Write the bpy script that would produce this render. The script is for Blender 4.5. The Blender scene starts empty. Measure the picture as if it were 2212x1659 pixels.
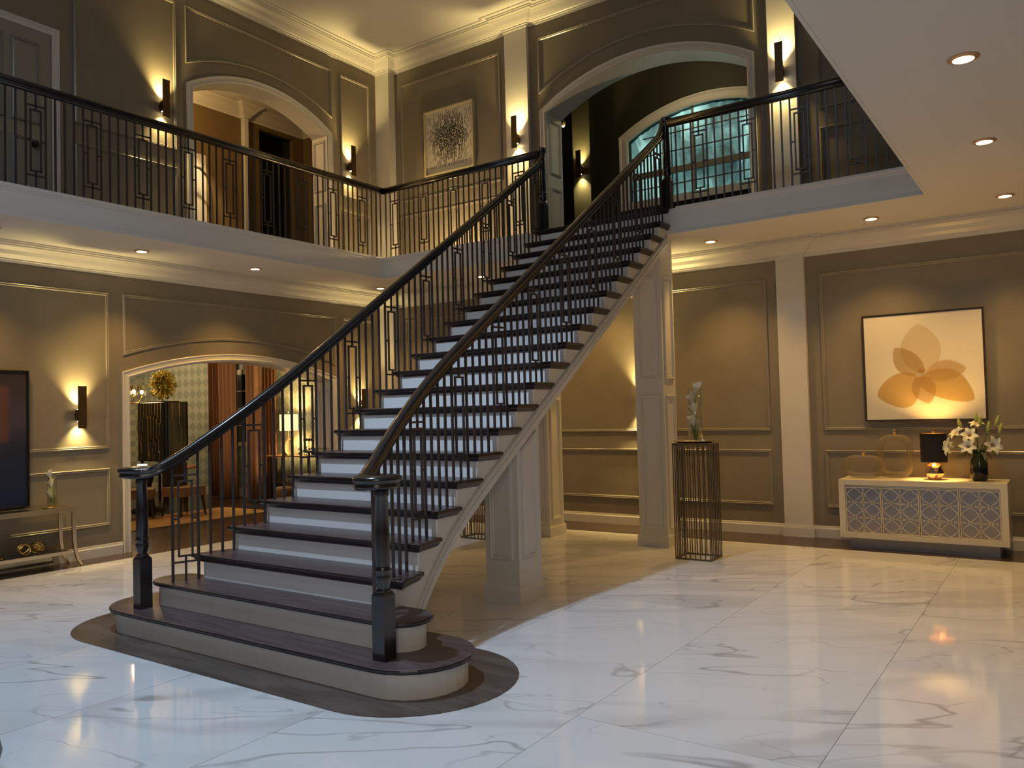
import bpy, bmesh, math, random
from mathutils import Vector, Matrix
random.seed(7)
scene = bpy.context.scene
COL = scene.collection
PI = math.pi

# ------------------------------------------------------------ camera
YAW, PIT, ROL = 0.6056, 0.0326, -0.0257
_f = Vector((-math.sin(YAW)*math.cos(PIT), math.cos(YAW)*math.cos(PIT), math.sin(PIT)))
_r = _f.cross(Vector((0, 0, 1))).normalized()
_u = _r.cross(_f)
_r2 = math.cos(ROL)*_r + math.sin(ROL)*_u
_u2 = -math.sin(ROL)*_r + math.cos(ROL)*_u
cd = bpy.data.cameras.new('camera')
cam = bpy.data.objects.new('camera', cd)
COL.objects.link(cam)
cd.sensor_width = 36.0
cd.sensor_fit = 'HORIZONTAL'
cd.lens = 1734.614/2212*36
cd.clip_start = 0.05
cd.clip_end = 200
M = Matrix(((_r2.x, _u2.x, -_f.x, 0), (_r2.y, _u2.y, -_f.y, 0), (_r2.z, _u2.z, -_f.z, 1.6), (0, 0, 0, 1)))
cam.matrix_world = M
scene.camera = cam

# ------------------------------------------------------------ world, light, exposure
scene.view_settings.view_transform = 'Standard'
scene.view_settings.look = 'None'
scene.view_settings.gamma = 1.0
scene.view_settings.use_curve_mapping = False
scene.view_settings.exposure = 0.0
w = bpy.data.worlds.new('dusk')
scene.world = w
w.use_nodes = True
w.node_tree.nodes['Background'].inputs[0].default_value = (0.72, 0.66, 0.62, 1)
w.node_tree.nodes['Background'].inputs[1].default_value = 0.06

WARM = (1.0, 0.62, 0.26)
AMBER = (1.0, 0.50, 0.14)
YELL = (1.0, 0.74, 0.27)
COOL = (0.60, 0.79, 1.0)

def add_light(name, kind, loc, energy, color, aim=None, size=None, cone=None, blend=0.4, radius=0.03, parent=None, sy=None):
    d = bpy.data.lights.new(name, kind)
    d.energy = energy
    d.color = color
    if kind == 'AREA':
        d.shape = 'RECTANGLE' if sy else 'DISK'
        d.size = size
        if sy: d.size_y = sy
    else:
        d.shadow_soft_size = radius
    if kind == 'SPOT':
        d.spot_size = math.radians(cone)
        d.spot_blend = blend
    o = bpy.data.objects.new(name, d)
    COL.objects.link(o)
    o.location = loc
    if aim is not None:
        v = Vector(aim)
        o.rotation_euler = v.to_track_quat('-Z', 'Y').to_euler()
    if parent: o.parent = parent
    return o

# cool ceiling spotlight high over the stair hall (out of frame)
E_SPOT = 1330
add_light('hall_spotlight', 'SPOT', (-4.40, 2.1, 7.45), E_SPOT, COOL, aim=(0, 0.16, -1), cone=79, blend=0.75, radius=0.09)
add_light('foyer_fill', 'AREA', (1.2, -1.8, 3.3), 80, (1.0, .89, .78), aim=(-.55, .8, -.28), size=2.2)  # added fill from behind the camera, lifts the shaded whites
add_light('hall_soft_fill', 'AREA', (-4.3, 0.8, 7.35), 75, COOL, aim=(0, .1, -1), size=2.0)  # added soft fill, broadens highlights and eases the spot's shadows

# ------------------------------------------------------------ materials
MATS = {}
def newmat(name):
    m = bpy.data.materials.new(name)
    m.use_nodes = True
    b = m.node_tree.nodes['Principled BSDF']
    MATS[name] = m
    return m, m.node_tree.nodes, m.node_tree.links, b

def simple(name, col, rough=0.5, metal=0.0, spec=0.5, emit=None, es=0.0, noise=0.0, nscale=20, coat=0.0):
    m, N, L, b = newmat(name)
    b.inputs['Base Color'].default_value = (*col, 1)
    b.inputs['Roughness'].default_value = rough
    b.inputs['Metallic'].default_value = metal
    b.inputs['Specular IOR Level'].default_value = spec
    b.inputs['Coat Weight'].default_value = coat
    if emit:
        b.inputs['Emission Color'].default_value = (*emit, 1)
        b.inputs['Emission Strength'].default_value = es
    if noise:
        tc = N.new('ShaderNodeTexCoord'); n = N.new('ShaderNodeTexNoise')
        n.inputs['Scale'].default_value = nscale; n.inputs['Detail'].default_value = 4
        cr = N.new('ShaderNodeValToRGB')
        cr.color_ramp.elements[0].color = (*[c*(1-noise) for c in col], 1)
        cr.color_ramp.elements[1].color = (*[min(1, c*(1+noise)) for c in col], 1)
        cr.color_ramp.elements[0].position = .3; cr.color_ramp.elements[1].position = .7
        L.new(tc.outputs['Object'], n.inputs['Vector']); L.new(n.outputs['Fac'], cr.inputs['Fac'])
        L.new(cr.outputs['Color'], b.inputs['Base Color'])
    return m

def glass(name, col=(1, 1, 1), rough=0.02, ior=1.45):
    m, N, L, b = newmat(name)
    b.inputs['Base Color'].default_value = (*col, 1)
    b.inputs['Transmission Weight'].default_value = 1.0
    b.inputs['Roughness'].default_value = rough
    b.inputs['IOR'].default_value = ior
    return m

def wood(name, c1, c2, rough, scale=(1, 12, 12), spec=0.5, coat=0.0, rot=0.0):
    m, N, L, b = newmat(name)
    tc = N.new('ShaderNodeTexCoord'); mp = N.new('ShaderNodeMapping')
    mp.inputs['Scale'].default_value = scale
    mp.inputs['Rotation'].default_value = (0, 0, rot)
    n = N.new('ShaderNodeTexNoise'); n.inputs['Scale'].default_value = 2.2
    n.inputs['Detail'].default_value = 8; n.inputs['Distortion'].default_value = 0.6
    cr = N.new('ShaderNodeValToRGB')
    cr.color_ramp.elements[0].color = (*c1, 1); cr.color_ramp.elements[0].position = .35
    cr.color_ramp.elements[1].color = (*c2, 1); cr.color_ramp.elements[1].position = .68
    L.new(tc.outputs['Object'], mp.inputs['Vector']); L.new(mp.outputs['Vector'], n.inputs['Vector'])
    L.new(n.outputs['Fac'], cr.inputs['Fac']); L.new(cr.outputs['Color'], b.inputs['Base Color'])
    mr = N.new('ShaderNodeMapRange'); mr.inputs[3].default_value = rough*0.8; mr.inputs[4].default_value = rough*1.25
    L.new(n.outputs['Fac'], mr.inputs[0]); L.new(mr.outputs[0], b.inputs['Roughness'])
    b.inputs['Specular IOR Level'].default_value = spec
    b.inputs['Coat Weight'].default_value = coat
    return m

simple('wall_paint', (0.240, 0.206, 0.155), 0.62, spec=0.3, noise=0.05, nscale=3)
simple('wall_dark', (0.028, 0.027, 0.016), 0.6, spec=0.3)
simple('trim', (0.66, 0.63, 0.58), 0.32, spec=0.45)
simple('trim_paint', (0.30, 0.265, 0.215), 0.28, spec=0.7)
simple('ceiling', (0.72, 0.70, 0.67), 0.75, spec=0.2)
simple('riser_white', (0.86, 0.86, 0.87), 0.4)
simple('riser_cream', (0.78, 0.755, 0.71), 0.45)
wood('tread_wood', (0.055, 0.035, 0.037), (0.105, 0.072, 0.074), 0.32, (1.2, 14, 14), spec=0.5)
simple('espresso', (0.014, 0.010, 0.010), 0.24, spec=0.7, coat=0.2)
wood('tread_wood_shaded', (0.012, 0.008, 0.009), (0.035, 0.022, 0.022), 0.3, (1, 10, 10), spec=0.6)  # darker copy of the tread wood, shade painted into its colour
wood('inlay_wood', (0.060, 0.046, 0.040), (0.115, 0.090, 0.078), 0.26, (.8, 4, 4), spec=0.5, rot=0.9)
wood('floor_wood', (0.030, 0.018, 0.013), (0.085, 0.050, 0.034), 0.24, (1, 8, 8), spec=0.5)
simple('iron', (0.075, 0.055, 0.052), 0.38, metal=0.4, spec=0.6)
simple('grout', (0.30, 0.29, 0.28), 0.8)
simple('gold', (0.85, 0.56, 0.16), 0.22, metal=1.0)
simple('gold_green', (0.70, 0.60, 0.15), 0.3, metal=0.9)
simple('bronze', (0.34, 0.22, 0.09), 0.35, metal=0.9)
simple('bronze_dark', (0.17, 0.135, 0.09), 0.35, metal=0.8)
simple('champagne', (0.72, 0.62, 0.45), 0.22, metal=1.0)
simple('mirror', (0.40, 0.375, 0.39), 0.22, metal=1.0)
simple('smoked_mirror', (0.32, 0.31, 0.28), 0.08, metal=0.9)
simple('black', (0.006, 0.006, 0.007), 0.5)
simple('black_gloss', (0.006, 0.007, 0.009), 0.25, spec=0.4)
simple('frame_dark', (0.035, 0.022, 0.016), 0.4)
simple('canvas', (0.70, 0.64, 0.53), 0.7)
simple('shade_black', (0.006, 0.005, 0.012), 0.85)
simple('shade_gold', (0.75, 0.50, 0.16), 0.4, metal=0.6)
simple('lamp_glow', (1, 0.9, 0.7), 0.5, emit=(1.0, 0.66, 0.28), es=9)
simple('lamp_shade_lit', (0.9, 0.8, 0.6), 0.7, emit=(1.0, 0.78, 0.38), es=1.25)
simple('downlight_glow', (1, 0.9, 0.7), 0.5, emit=(1.0, 0.80, 0.50), es=26)
simple('downlight_trim', (0.60, 0.36, 0.20), 0.35, metal=0.3)
simple('sconce_metal', (0.115, 0.072, 0.032), 0.38, metal=0.7)
simple('sconce_glow', (1, 0.9, 0.7), 0.5, emit=(1.0, 0.80, 0.42), es=30)
simple('curtain_rust', (0.20, 0.095, 0.048), 0.7, spec=0.2)
simple('curtain_tan', (0.42, 0.25, 0.16), 0.65, spec=0.25)
simple('rug', (0.48, 0.29, 0.11), 0.9, noise=0.2, nscale=6)
simple('chair_fabric', (0.33, 0.22, 0.12), 0.8)
simple('chair_dark', (0.05, 0.032, 0.018), 0.6)
simple('white_ceramic', (0.85, 0.86, 0.80), 0.3)
simple('glow_white', (0.9, 0.95, 0.85), 0.3, emit=(0.8, 1.0, 0.75), es=2.2)  # white with an added glow, for a box that is no lamp
simple('petal', (0.80, 0.78, 0.62), 0.55)
simple('calla', (0.80, 0.78, 0.70), 0.45)
simple('leaf', (0.035, 0.075, 0.02), 0.5)
simple('bud', (0.36, 0.42, 0.12), 0.5)
simple('stamen', (0.45, 0.18, 0.03), 0.6)
simple('switch_black', (0.03, 0.02, 0.015), 0.4)
simple('outlet_white', (0.6, 0.55, 0.45), 0.4)
simple('night_pane', (0.006, 0.008, 0.010), 0.08, spec=0.8)
simple('sash', (0.45, 0.50, 0.48), 0.5)
m, N, L, b = newmat('clear_glass')
tb = N.new('ShaderNodeBsdfTransparent'); tb.inputs[0].default_value = (.93, .95, .92, 1); gb = N.new('ShaderNodeBsdfGlossy'); gb.inputs['Roughness'].default_value = .03
fr0 = N.new('ShaderNodeLayerWeight'); fr0.inputs[0].default_value = .5; fr1 = N.new('ShaderNodeMath'); fr1.operation = 'POWER'; fr1.inputs[1].default_value = 3; L.new(fr0.outputs['Facing'], fr1.inputs[0]); fr = N.new('ShaderNodeMath'); fr.operation = 'MULTIPLY_ADD'; fr.inputs[1].default_value = .75; fr.inputs[2].default_value = .07; L.new(fr1.outputs[0], fr.inputs[0]); ms = N.new('ShaderNodeMixShader')
L.new(fr.outputs[0], ms.inputs[0]); L.new(tb.outputs[0], ms.inputs[1]); L.new(gb.outputs[0], ms.inputs[2]); L.new(ms.outputs[0], N['Material Output'].inputs['Surface'])
glass('amber_glass', (0.97, 0.90, 0.72), 0.03, 1.35)
m, N, L, b = newmat('gilt_glass')
b.inputs['Base Color'].default_value = (.30, .24, .12, 1); b.inputs['Roughness'].default_value = .08; b.inputs['Specular IOR Level'].default_value = .9; b.inputs['Alpha'].default_value = .48
simple('knit', (0.20, 0.13, 0.09), 0.9)

# green bottle vase: darker towards its foot
m, N, L, b = newmat('green_glaze')
tc = N.new('ShaderNodeTexCoord'); sx = N.new('ShaderNodeSeparateXYZ'); cr = N.new('ShaderNodeValToRGB')
L.new(tc.outputs['Generated'], sx.inputs[0]); L.new(sx.outputs['Z'], cr.inputs['Fac'])
cr.color_ramp.elements[0].color = (0.004, 0.006, 0.005, 1); cr.color_ramp.elements[0].position = .38
cr.color_ramp.elements[1].color = (0.03, 0.045, 0.018, 1); cr.color_ramp.elements[1].position = .6
L.new(cr.outputs['Color'], b.inputs['Base Color']); b.inputs['Roughness'].default_value = .15

# faceted rose gold lamp foot
simple('rose_gold', (0.78, 0.50, 0.34), 0.14, metal=1.0)

# marble
m, N, L, b = newmat('marble')
tc = N.new('ShaderNodeTexCoord'); oi = N.new('ShaderNodeObjectInfo')
geo = N.new('ShaderNodeNewGeometry')
mul = N.new('ShaderNodeVectorMath'); mul.operation = 'SCALE'
comb = N.new('ShaderNodeCombineXYZ')
L.new(oi.outputs['Random'], comb.inputs[0]); L.new(oi.outputs['Random'], comb.inputs[1]); L.new(oi.outputs['Random'], comb.inputs[2])
mul.inputs['Scale'].default_value = 37.0
L.new(comb.outputs[0], mul.inputs[0])
add = N.new('ShaderNodeVectorMath'); add.operation = 'ADD'
L.new(geo.outputs['Position'], add.inputs[0]); L.new(mul.outputs[0], add.inputs[1])
mp = N.new('ShaderNodeMapping'); mp.vector_type = 'TEXTURE'
mp.inputs['Rotation'].default_value = (0, 0, 0.50)
mp.inputs['Scale'].default_value = (3.3, 1.0, 1.0)
L.new(add.outputs[0], mp.inputs['Vector'])
def vein(scale, k, width, dist, seedz, lo, hi):
    off = N.new('ShaderNodeVectorMath'); off.operation = 'ADD'; off.inputs[1].default_value = (seedz, seedz*2.1, seedz)
    L.new(mp.outputs[0], off.inputs[0])
    n = N.new('ShaderNodeTexNoise'); n.inputs['Scale'].default_value = scale; n.inputs['Detail'].default_value = 3.5
    n.inputs['Roughness'].default_value = .42; n.inputs['Distortion'].default_value = dist
    L.new(off.outputs[0], n.inputs['Vector'])
    s_ = N.new('ShaderNodeMath'); s_.operation = 'MULTIPLY'; s_.inputs[1].default_value = k; L.new(n.outputs['Fac'], s_.inputs[0])
    a_ = N.new('ShaderNodeMath'); a_.operation = 'PINGPONG'; a_.inputs[1].default_value = .5; L.new(s_.outputs[0], a_.inputs[0])
    r = N.new('ShaderNodeMapRange'); r.interpolation_type = 'SMOOTHERSTEP'
    r.inputs[1].default_value = 0; r.inputs[2].default_value = width; r.inputs[3].default_value = 1; r.inputs[4].default_value = 0
    L.new(a_.outputs[0], r.inputs[0])
    m_ = N.new('ShaderNodeTexNoise'); m_.inputs['Scale'].default_value = scale*1.1; m_.inputs['Detail'].default_value = 1
    o2 = N.new('ShaderNodeVectorMath'); o2.operation = 'ADD'; o2.inputs[1].default_value = (seedz*3.3, 7, seedz); L.new(mp.outputs[0], o2.inputs[0]); L.new(o2.outputs[0], m_.inputs['Vector'])
    mr_ = N.new('ShaderNodeMapRange'); mr_.inputs[1].default_value = lo; mr_.inputs[2].default_value = hi; L.new(m_.outputs['Fac'], mr_.inputs[0])
    q_ = N.new('ShaderNodeMath'); q_.operation = 'MULTIPLY'; L.new(r.outputs[0], q_.inputs[0]); L.new(mr_.outputs[0], q_.inputs[1])
    return q_
v1 = vein(1.3, 7, .050, .30, 3.1, .40, .60); v2 = vein(2.3, 6, .045, .4, 11.7, .46, .66); v3 = vein(1.0, 5, .30, .3, 23.3, .38, .62)
def mix(a, c2, facsock, k):
    mx = N.new('ShaderNodeMix'); mx.data_type = 'RGBA'
    f = N.new('ShaderNodeMath'); f.operation = 'MULTIPLY'; f.inputs[1].default_value = k; L.new(facsock, f.inputs[0])
    L.new(f.outputs[0], mx.inputs['Factor'])
    if isinstance(a, tuple): mx.inputs['A'].default_value = (*a, 1)
    else: L.new(a, mx.inputs['A'])
    mx.inputs['B'].default_value = (*c2, 1)
    return mx.outputs['Result']
c = mix((0.66, 0.655, 0.665), (0.45, 0.435, 0.435), v3.outputs[0], .50)
c = mix(c, (0.30, 0.28, 0.28), v1.outputs[0], .70)
c = mix(c, (0.36, 0.34, 0.34), v2.outputs[0], .60)
L.new(c, b.inputs['Base Color'])
b.inputs['Roughness'].default_value = 0.065
b.inputs['Specular IOR Level'].default_value = 0.45

# wallpaper: herringbone triangles
m, N, L, b = newmat('wallpaper')
tc = N.new('ShaderNodeTexCoord'); mp = N.new('ShaderNodeMapping'); mp.inputs['Rotation'].default_value = (0, PI/4, 0)
ck = N.new('ShaderNodeTexChecker'); ck.inputs['Scale'].default_value = 6
ck.inputs['Color1'].default_value = (0.56, 0.62, 0.52, 1); ck.inputs['Color2'].default_value = (0.38, 0.44, 0.37, 1)
L.new(tc.outputs['Object'], mp.inputs['Vector']); L.new(mp.outputs[0], ck.inputs['Vector']); L.new(ck.outputs['Color'], b.inputs['Base Color'])
b.inputs['Roughness'].default_value = .4

# sheer curtain lit from outside, teal
m, N, L, b = newmat('sheer_teal')
tc = N.new('ShaderNodeTexCoord'); mp = N.new('ShaderNodeMapping'); mp.inputs['Scale'].default_value = (1.5, .3, .75); mp.inputs['Rotation'].default_value = (0, .55, 0)
n = N.new('ShaderNodeTexNoise'); n.inputs['Scale'].default_value = 1.7; n.inputs['Detail'].default_value = 7; n.inputs['Distortion'].default_value = .8
cr = N.new('ShaderNodeValToRGB'); e = cr.color_ramp.elements
e[0].color = (0.018, 0.05, 0.05, 1); e[0].position = .34
e[1].color = (0.50, 0.95, 0.86, 1); e[1].position = .70
e2 = cr.color_ramp.elements.new(.5); e2.color = (0.10, 0.235, 0.22, 1)
L.new(tc.outputs['Object'], mp.inputs['Vector']); L.new(mp.outputs[0], n.inputs['Vector']); L.new(n.outputs['Fac'], cr.inputs['Fac'])
L.new(cr.outputs['Color'], b.inputs['Emission Color']); b.inputs['Emission Strength'].default_value = .95
b.inputs['Base Color'].default_value = (.15, .2, .2, 1)

# abstract painting, dark blue with a reddish block
m, N, L, b = newmat('painting_blue')
tc = N.new('ShaderNodeTexCoord'); sx = N.new('ShaderNodeSeparateXYZ'); L.new(tc.outputs['Object'], sx.inputs[0])
n = N.new('ShaderNodeTexNoise'); n.inputs['Scale'].default_value = 3; n.inputs['Detail'].default_value = 6; L.new(tc.outputs['Object'], n.inputs['Vector'])
cr = N.new('ShaderNodeValToRGB'); e = cr.color_ramp.elements
e[0].color = (0.008, 0.020, 0.075, 1); e[0].position = .0
e[1].color = (0.035, 0.028, 0.024, 1); e[1].position = 1.0
x = cr.color_ramp.elements.new(.42); x.color = (0.016, 0.024, 0.045, 1)
x = cr.color_ramp.elements.new(.62); x.color = (0.065, 0.056, 0.078, 1)
mr = N.new('ShaderNodeMapRange'); mr.inputs[1].default_value = .66; mr.inputs[2].default_value = 2.15
ad = N.new('ShaderNodeMath'); ad.operation = 'ADD'; L.new(sx.outputs['Z'], ad.inputs[0])
sc = N.new('ShaderNodeMath'); sc.operation = 'MULTIPLY_ADD'; sc.inputs[1].default_value = .5; sc.inputs[2].default_value = -.25; L.new(n.outputs['Fac'], sc.inputs[0]); L.new(sc.outputs[0], ad.inputs[1])
L.new(ad.outputs[0], mr.inputs[0]); L.new(mr.outputs[0], cr.inputs['Fac'])
def band(sock, lo, hi, s=.04):
    a = N.new('ShaderNodeMapRange'); a.interpolation_type = 'SMOOTHSTEP'; a.inputs[1].default_value = lo-s; a.inputs[2].default_value = lo+s; L.new(sock, a.inputs[0])
    c_ = N.new('ShaderNodeMapRange'); c_.interpolation_type = 'SMOOTHSTEP'; c_.inputs[1].default_value = hi-s; c_.inputs[2].default_value = hi+s; c_.inputs[3].default_value = 1; c_.inputs[4].default_value = 0; L.new(sock, c_.inputs[0])
    q = N.new('ShaderNodeMath'); q.operation = 'MULTIPLY'; L.new(a.outputs[0], q.inputs[0]); L.new(c_.outputs[0], q.inputs[1]); return q.outputs[0]
by = band(sx.outputs['Y'], 3.30, 4.02); bz = band(sx.outputs['Z'], 1.40, 2.0)
q = N.new('ShaderNodeMath'); q.operation = 'MULTIPLY'; L.new(by, q.inputs[0]); L.new(bz, q.inputs[1])
mx = N.new('ShaderNodeMix'); mx.data_type = 'RGBA'; L.new(q.outputs[0], mx.inputs['Factor']); L.new(cr.outputs['Color'], mx.inputs['A']); mx.inputs['B'].default_value = (0.12, 0.055, 0.045, 1)
L.new(mx.outputs['Result'], b.inputs['Base Color']); b.inputs['Roughness'].default_value = .35

# ------------------------------------------------------------ helpers
class MB:
    def __init__(self): self.bm = bmesh.new()
    def face(self, pts, smooth=False):
        vs = [self.bm.verts.new(p) for p in pts]
        f = self.bm.faces.new(vs); f.smooth = smooth; return f
    def box(self, x0, x1, y0, y1, z0, z1):
        v = [self.bm.verts.new(p) for p in ((x0,y0,z0),(x1,y0,z0),(x1,y1,z0),(x0,y1,z0),(x0,y0,z1),(x1,y0,z1),(x1,y1,z1),(x0,y1,z1))]
        for f in ((0,3,2,1),(4,5,6,7),(0,1,5,4),(1,2,6,5),(2,3,7,6),(3,0,4,7)):
            self.bm.faces.new([v[i] for i in f])
        return self
    def prism(self, pts, mapf, h0, h1):
        """polygon pts (u,v) extruded between heights h0,h1 through mapf(u,v,h)"""
        a = [self.bm.verts.new(mapf(u, v, h0)) for u, v in pts]
        c_ = [self.bm.verts.new(mapf(u, v, h1)) for u, v in pts]
        n = len(pts)
        self.bm.faces.new(a); self.bm.faces.new(c_[::-1])
        for i in range(n):
            j = (i+1) % n
            self.bm.faces.new([a[j], a[i], c_[i], c_[j]])
        return self
    def loft(self, rings, closed=True, caps=True, smooth=False):
        R = [[self.bm.verts.new(p) for p in r] for r in rings]
        n = len(R[0])
        for a, c_ in zip(R[:-1], R[1:]):
            for i in range(n if closed else n-1):
                j = (i+1) % n
                f = self.bm.faces.new([a[i], a[j], c_[j], c_[i]]); f.smooth = smooth
        if caps and closed:
            self.bm.faces.new(R[0][::-1]); self.bm.faces.new(R[-1])
        return self
    def lathe(self, prof, cx=0, cy=0, n=24, smooth=True, caps=True, cz=0):
        self.loft([[(cx+r*math.cos(2*PI*i/n), cy+r*math.sin(2*PI*i/n), cz+z) for i in range(n)] for r, z in prof], smooth=smooth, caps=caps)
        return self
    def tube(self, pts, r, n=8, smooth=True, closed=False):
        pts = [Vector(p) for p in pts]; rings = []
        rr = r if isinstance(r, (list, tuple)) else [r]*len(pts)
        up = Vector((0, 0, 1)); m_ = len(pts)
        prev = None
        for i, p in enumerate(pts):
            if closed: t = pts[(i+1) % m_]-pts[i-1]
            else: t = pts[min(i+1, m_-1)]-pts[max(i-1, 0)]
            t.normalize()
            if prev is None:
                a = t.cross(up)
                if a.length < .05: a = t.cross(Vector((1, 0, 0)))
            else:
                a = prev - t*prev.dot(t)
            a.normalize(); prev = a; c_ = t.cross(a)
            rings.append([p+rr[i]*(math.cos(2*PI*k/n)*a+math.sin(2*PI*k/n)*c_) for k in range(n)])
        if closed: rings.append(rings[0])
        self.loft(rings, smooth=smooth, caps=not closed)
        return self
    def sphere(self, c_, r, u=12, v=8, sx=1, sy=1, sz=1):
        prof = [(max(1e-4, math.sin(PI*i/v)), -math.cos(PI*i/v)) for i in range(v+1)]
        self.loft([[(c_[0]+sx*r*p*math.cos(2*PI*i/u), c_[1]+sy*r*p*math.sin(2*PI*i/u), c_[2]+sz*r*z) for i in range(u)] for p, z in prof], smooth=True)
        return self
    def obj(self, name, mat, parent=None, kind=None, fix=True, bevel=0):
        bm = self.bm
        if bevel:
            bmesh.ops.bevel(bm, geom=[e_ for e_ in bm.edges if e_.is_manifold and e_.calc_face_angle(0) > .6], offset=bevel, segments=2, affect='EDGES')
        if fix: bmesh.ops.recalc_face_normals(bm, faces=bm.faces)
        me = bpy.data.meshes.new(name); bm.to_mesh(me); bm.free()
        me.materials.append(MATS[mat] if isinstance(mat, str) else mat)
        o = bpy.data.objects.new(name, me); COL.objects.link(o)
        if parent is not None:
            o.parent = parent
            r = parent
            while r.parent is not None: r = r.parent
            if parent.parent is None: o.location = -Vector(parent.location) if parent.type == 'EMPTY' and parent.get('_w', 0) else (0, 0, 0)
        if kind: o['kind'] = kind
        return o

def tag(o, label, cat, group=None):
    o['label'] = label; o['category'] = cat
    if group: o['group'] = group
    return o
def thing(name, label, cat, loc=(0, 0, 0), rz=0, group=None, world=True):
    """an Empty at the thing's base. world=True: its part meshes are given in world coordinates."""
    o = bpy.data.objects.new(name, None); COL.objects.link(o)
    o.location = loc; o.rotation_euler = (0, 0, rz); o.empty_display_size = .1
    if world: o['_w'] = 1
    return tag(o, label, cat, group)
def copy_tree(o, parent=None):
    c_ = o.copy(); COL.objects.link(c_)
    if parent is not None: c_.parent = parent
    for ch in [x for x in KIDS.get(o.name, list(o.children))]: copy_tree(ch, c_)
    return c_
KIDS = {}

def offset_poly(pts, d, closed=True):
    """inset a counter-clockwise polygon by d (positive: inwards = to the left)"""
    n = len(pts); out = []
    for i in range(n):
        p = Vector(pts[i]); a = Vector(pts[i-1]) if (closed or i > 0) else None; c_ = Vector(pts[(i+1) % n]) if (closed or i < n-1) else None
        def nrm(s, e_):
            t = (e_-s).normalized(); return Vector((-t.y, t.x))
        if a is None: nn = nrm(p, c_); k = 1
        elif c_ is None: nn = nrm(a, p); k = 1
        else:
            n1 = nrm(a, p); n2 = nrm(p, c_); nn = (n1+n2)
            if nn.length < 1e-6: nn = n1
            nn.normalize(); k = 1/max(.35, nn.dot(n1))
        out.append((p.x+nn.x*d*k, p.y+nn.y*d*k))
    return out

def sweep(mb, path, prof, mapf, closed=True, smooth=False):
    """sweep profile [(inset, height)] along the 2-D path with mitred corners; mapf(u,v,h)"""
    cols = [[mapf(u, v, h) for u, v in offset_poly(path, d, closed)] for d, h in prof]
    n = len(path); rings = [[c_[i] for c_ in cols] for i in range(n)]
    if closed: rings.append(rings[0])
    mb.loft(rings, closed=True, caps=not closed, smooth=smooth)

def arc(u0, u1, zs, za, n=20):
    """segmental arch points from (u0,zs) over apex za to (u1,zs)"""
    hw = (u1-u0)/2; rise = za-zs; R = (hw*hw+rise*rise)/(2*rise); cu = (u0+u1)/2; cz = za-R
    a = math.asin(hw/R)
    return [(cu+R*math.sin(t), cz+R*math.cos(t)) for t in [(-a+2*a*i/n) for i in range(n+1)]]

# mapping onto walls: (u, v, h) -> world, h = distance out of the wall into the hall
XL, YB = -9.44, 9.93
mapL = lambda u, v, h: (XL+h, u, v)          # left wall: u = y
mapB = lambda u, v, h: (u, YB-h, v)          # back wall: u = x
PROF_PANEL = [(0, 0), (0, .016), (.008, .022), (.016, .012), (.026, .018), (.034, .006), (.034, 0)]

def panel(mapf, u0, u1, z0, z1, parent, mat='trim_paint', flip=False):
    pts = [(u0, z0), (u1, z0), (u1, z1), (u0, z1)]
    mb = MB(); sweep(mb, pts, PROF_PANEL, mapf); return mb.obj('panel_moulding', mat, parent)
def arch_panel(mapf, u0, u1, zs, za, z1, parent, mat='trim_paint'):
    pts = arc(u0, u1, zs, za, 18) + [(u1, z1), (u0, z1)]
    mb = MB(); sweep(mb, pts, PROF_PANEL, mapf); return mb.obj('panel_moulding', mat, parent)
def casing(mapf, u0, u1, z0, zs, za, parent, wdt=.09, th=.03, mat='trim'):
    path = [(u0, z0)] + arc(u0, u1, zs, za, 24) + [(u1, z0)]
    prof = [(0, 0), (0, th*.7), (.012, th), (.03, th*.55), (.06, th*.6), (wdt-.012, th), (wdt, th*.8), (wdt, 0)]
    mb = MB(); sweep(mb, path, prof, mapf, closed=False)
    return mb.obj('arch_casing', mat, parent)
def jamb(mapf, u0, u1, z0, zs, za, depth, parent):
    path = [(u0, z0)] + arc(u0, u1, zs, za, 24) + [(u1, z0)]
    mb = MB(); sweep(mb, path, [(0, .002), (0, -depth), (-.014, -depth), (-.014, .002)], mapf, closed=False)
    return mb.obj('arch_jamb', 'trim', parent)

# ------------------------------------------------------------ floor
fl = MB().box(-9.78, 4.2, -5, 10.0, -.12, -.012).obj('floor', 'grout', kind='structure')
XM, YM = -9.03, 9.21
MB().box(-9.78, XM-.002, -5, YM, -.012, 0).obj('wood_border', 'floor_wood', fl)
MB().box(-9.78, 4.2, YM+.002, 10.0, -.012, 0).obj('wood_border', 'floor_wood', fl)
xs = [XM] + [-0.965+1.205*k for k in range(-6, 5)]
ys = [-5] + [3.645+2.41*j for j in range(-3, 3)] + [YM]
ys = [y for y in ys if y <= YM]
for i in range(len(xs)-1):
    for j in range(len(ys)-1):
        a, b_, c_, d_ = xs[i]+.0015, xs[i+1]-.0015, ys[j]+.0015, ys[j+1]-.0015
        if b_-a < .05 or d_-c_ < .05: continue
        MB().box(a, b_, c_, d_, -.012, 0).obj('tile', 'marble', fl)
def stadium(cx, cy, half, r, n=14):
    """counter-clockwise outline"""
    p = []
    for i in range(n+1):
        t = -PI/2+PI*i/n; p.append((cx+half+r*math.cos(t), cy+r*math.sin(t)))
    for i in range(n+1):
        t = PI/2+PI*i/n; p.append((cx-half+r*math.cos(t), cy+r*math.sin(t)))
    return p
mb = MB(); mb.prism(stadium(-4.65, 3.68, 1.31, .65, 20), lambda u, v, h: (u, v, h), -.004, .004)
mb.obj('wood_inlay', 'inlay_wood', fl)

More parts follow.
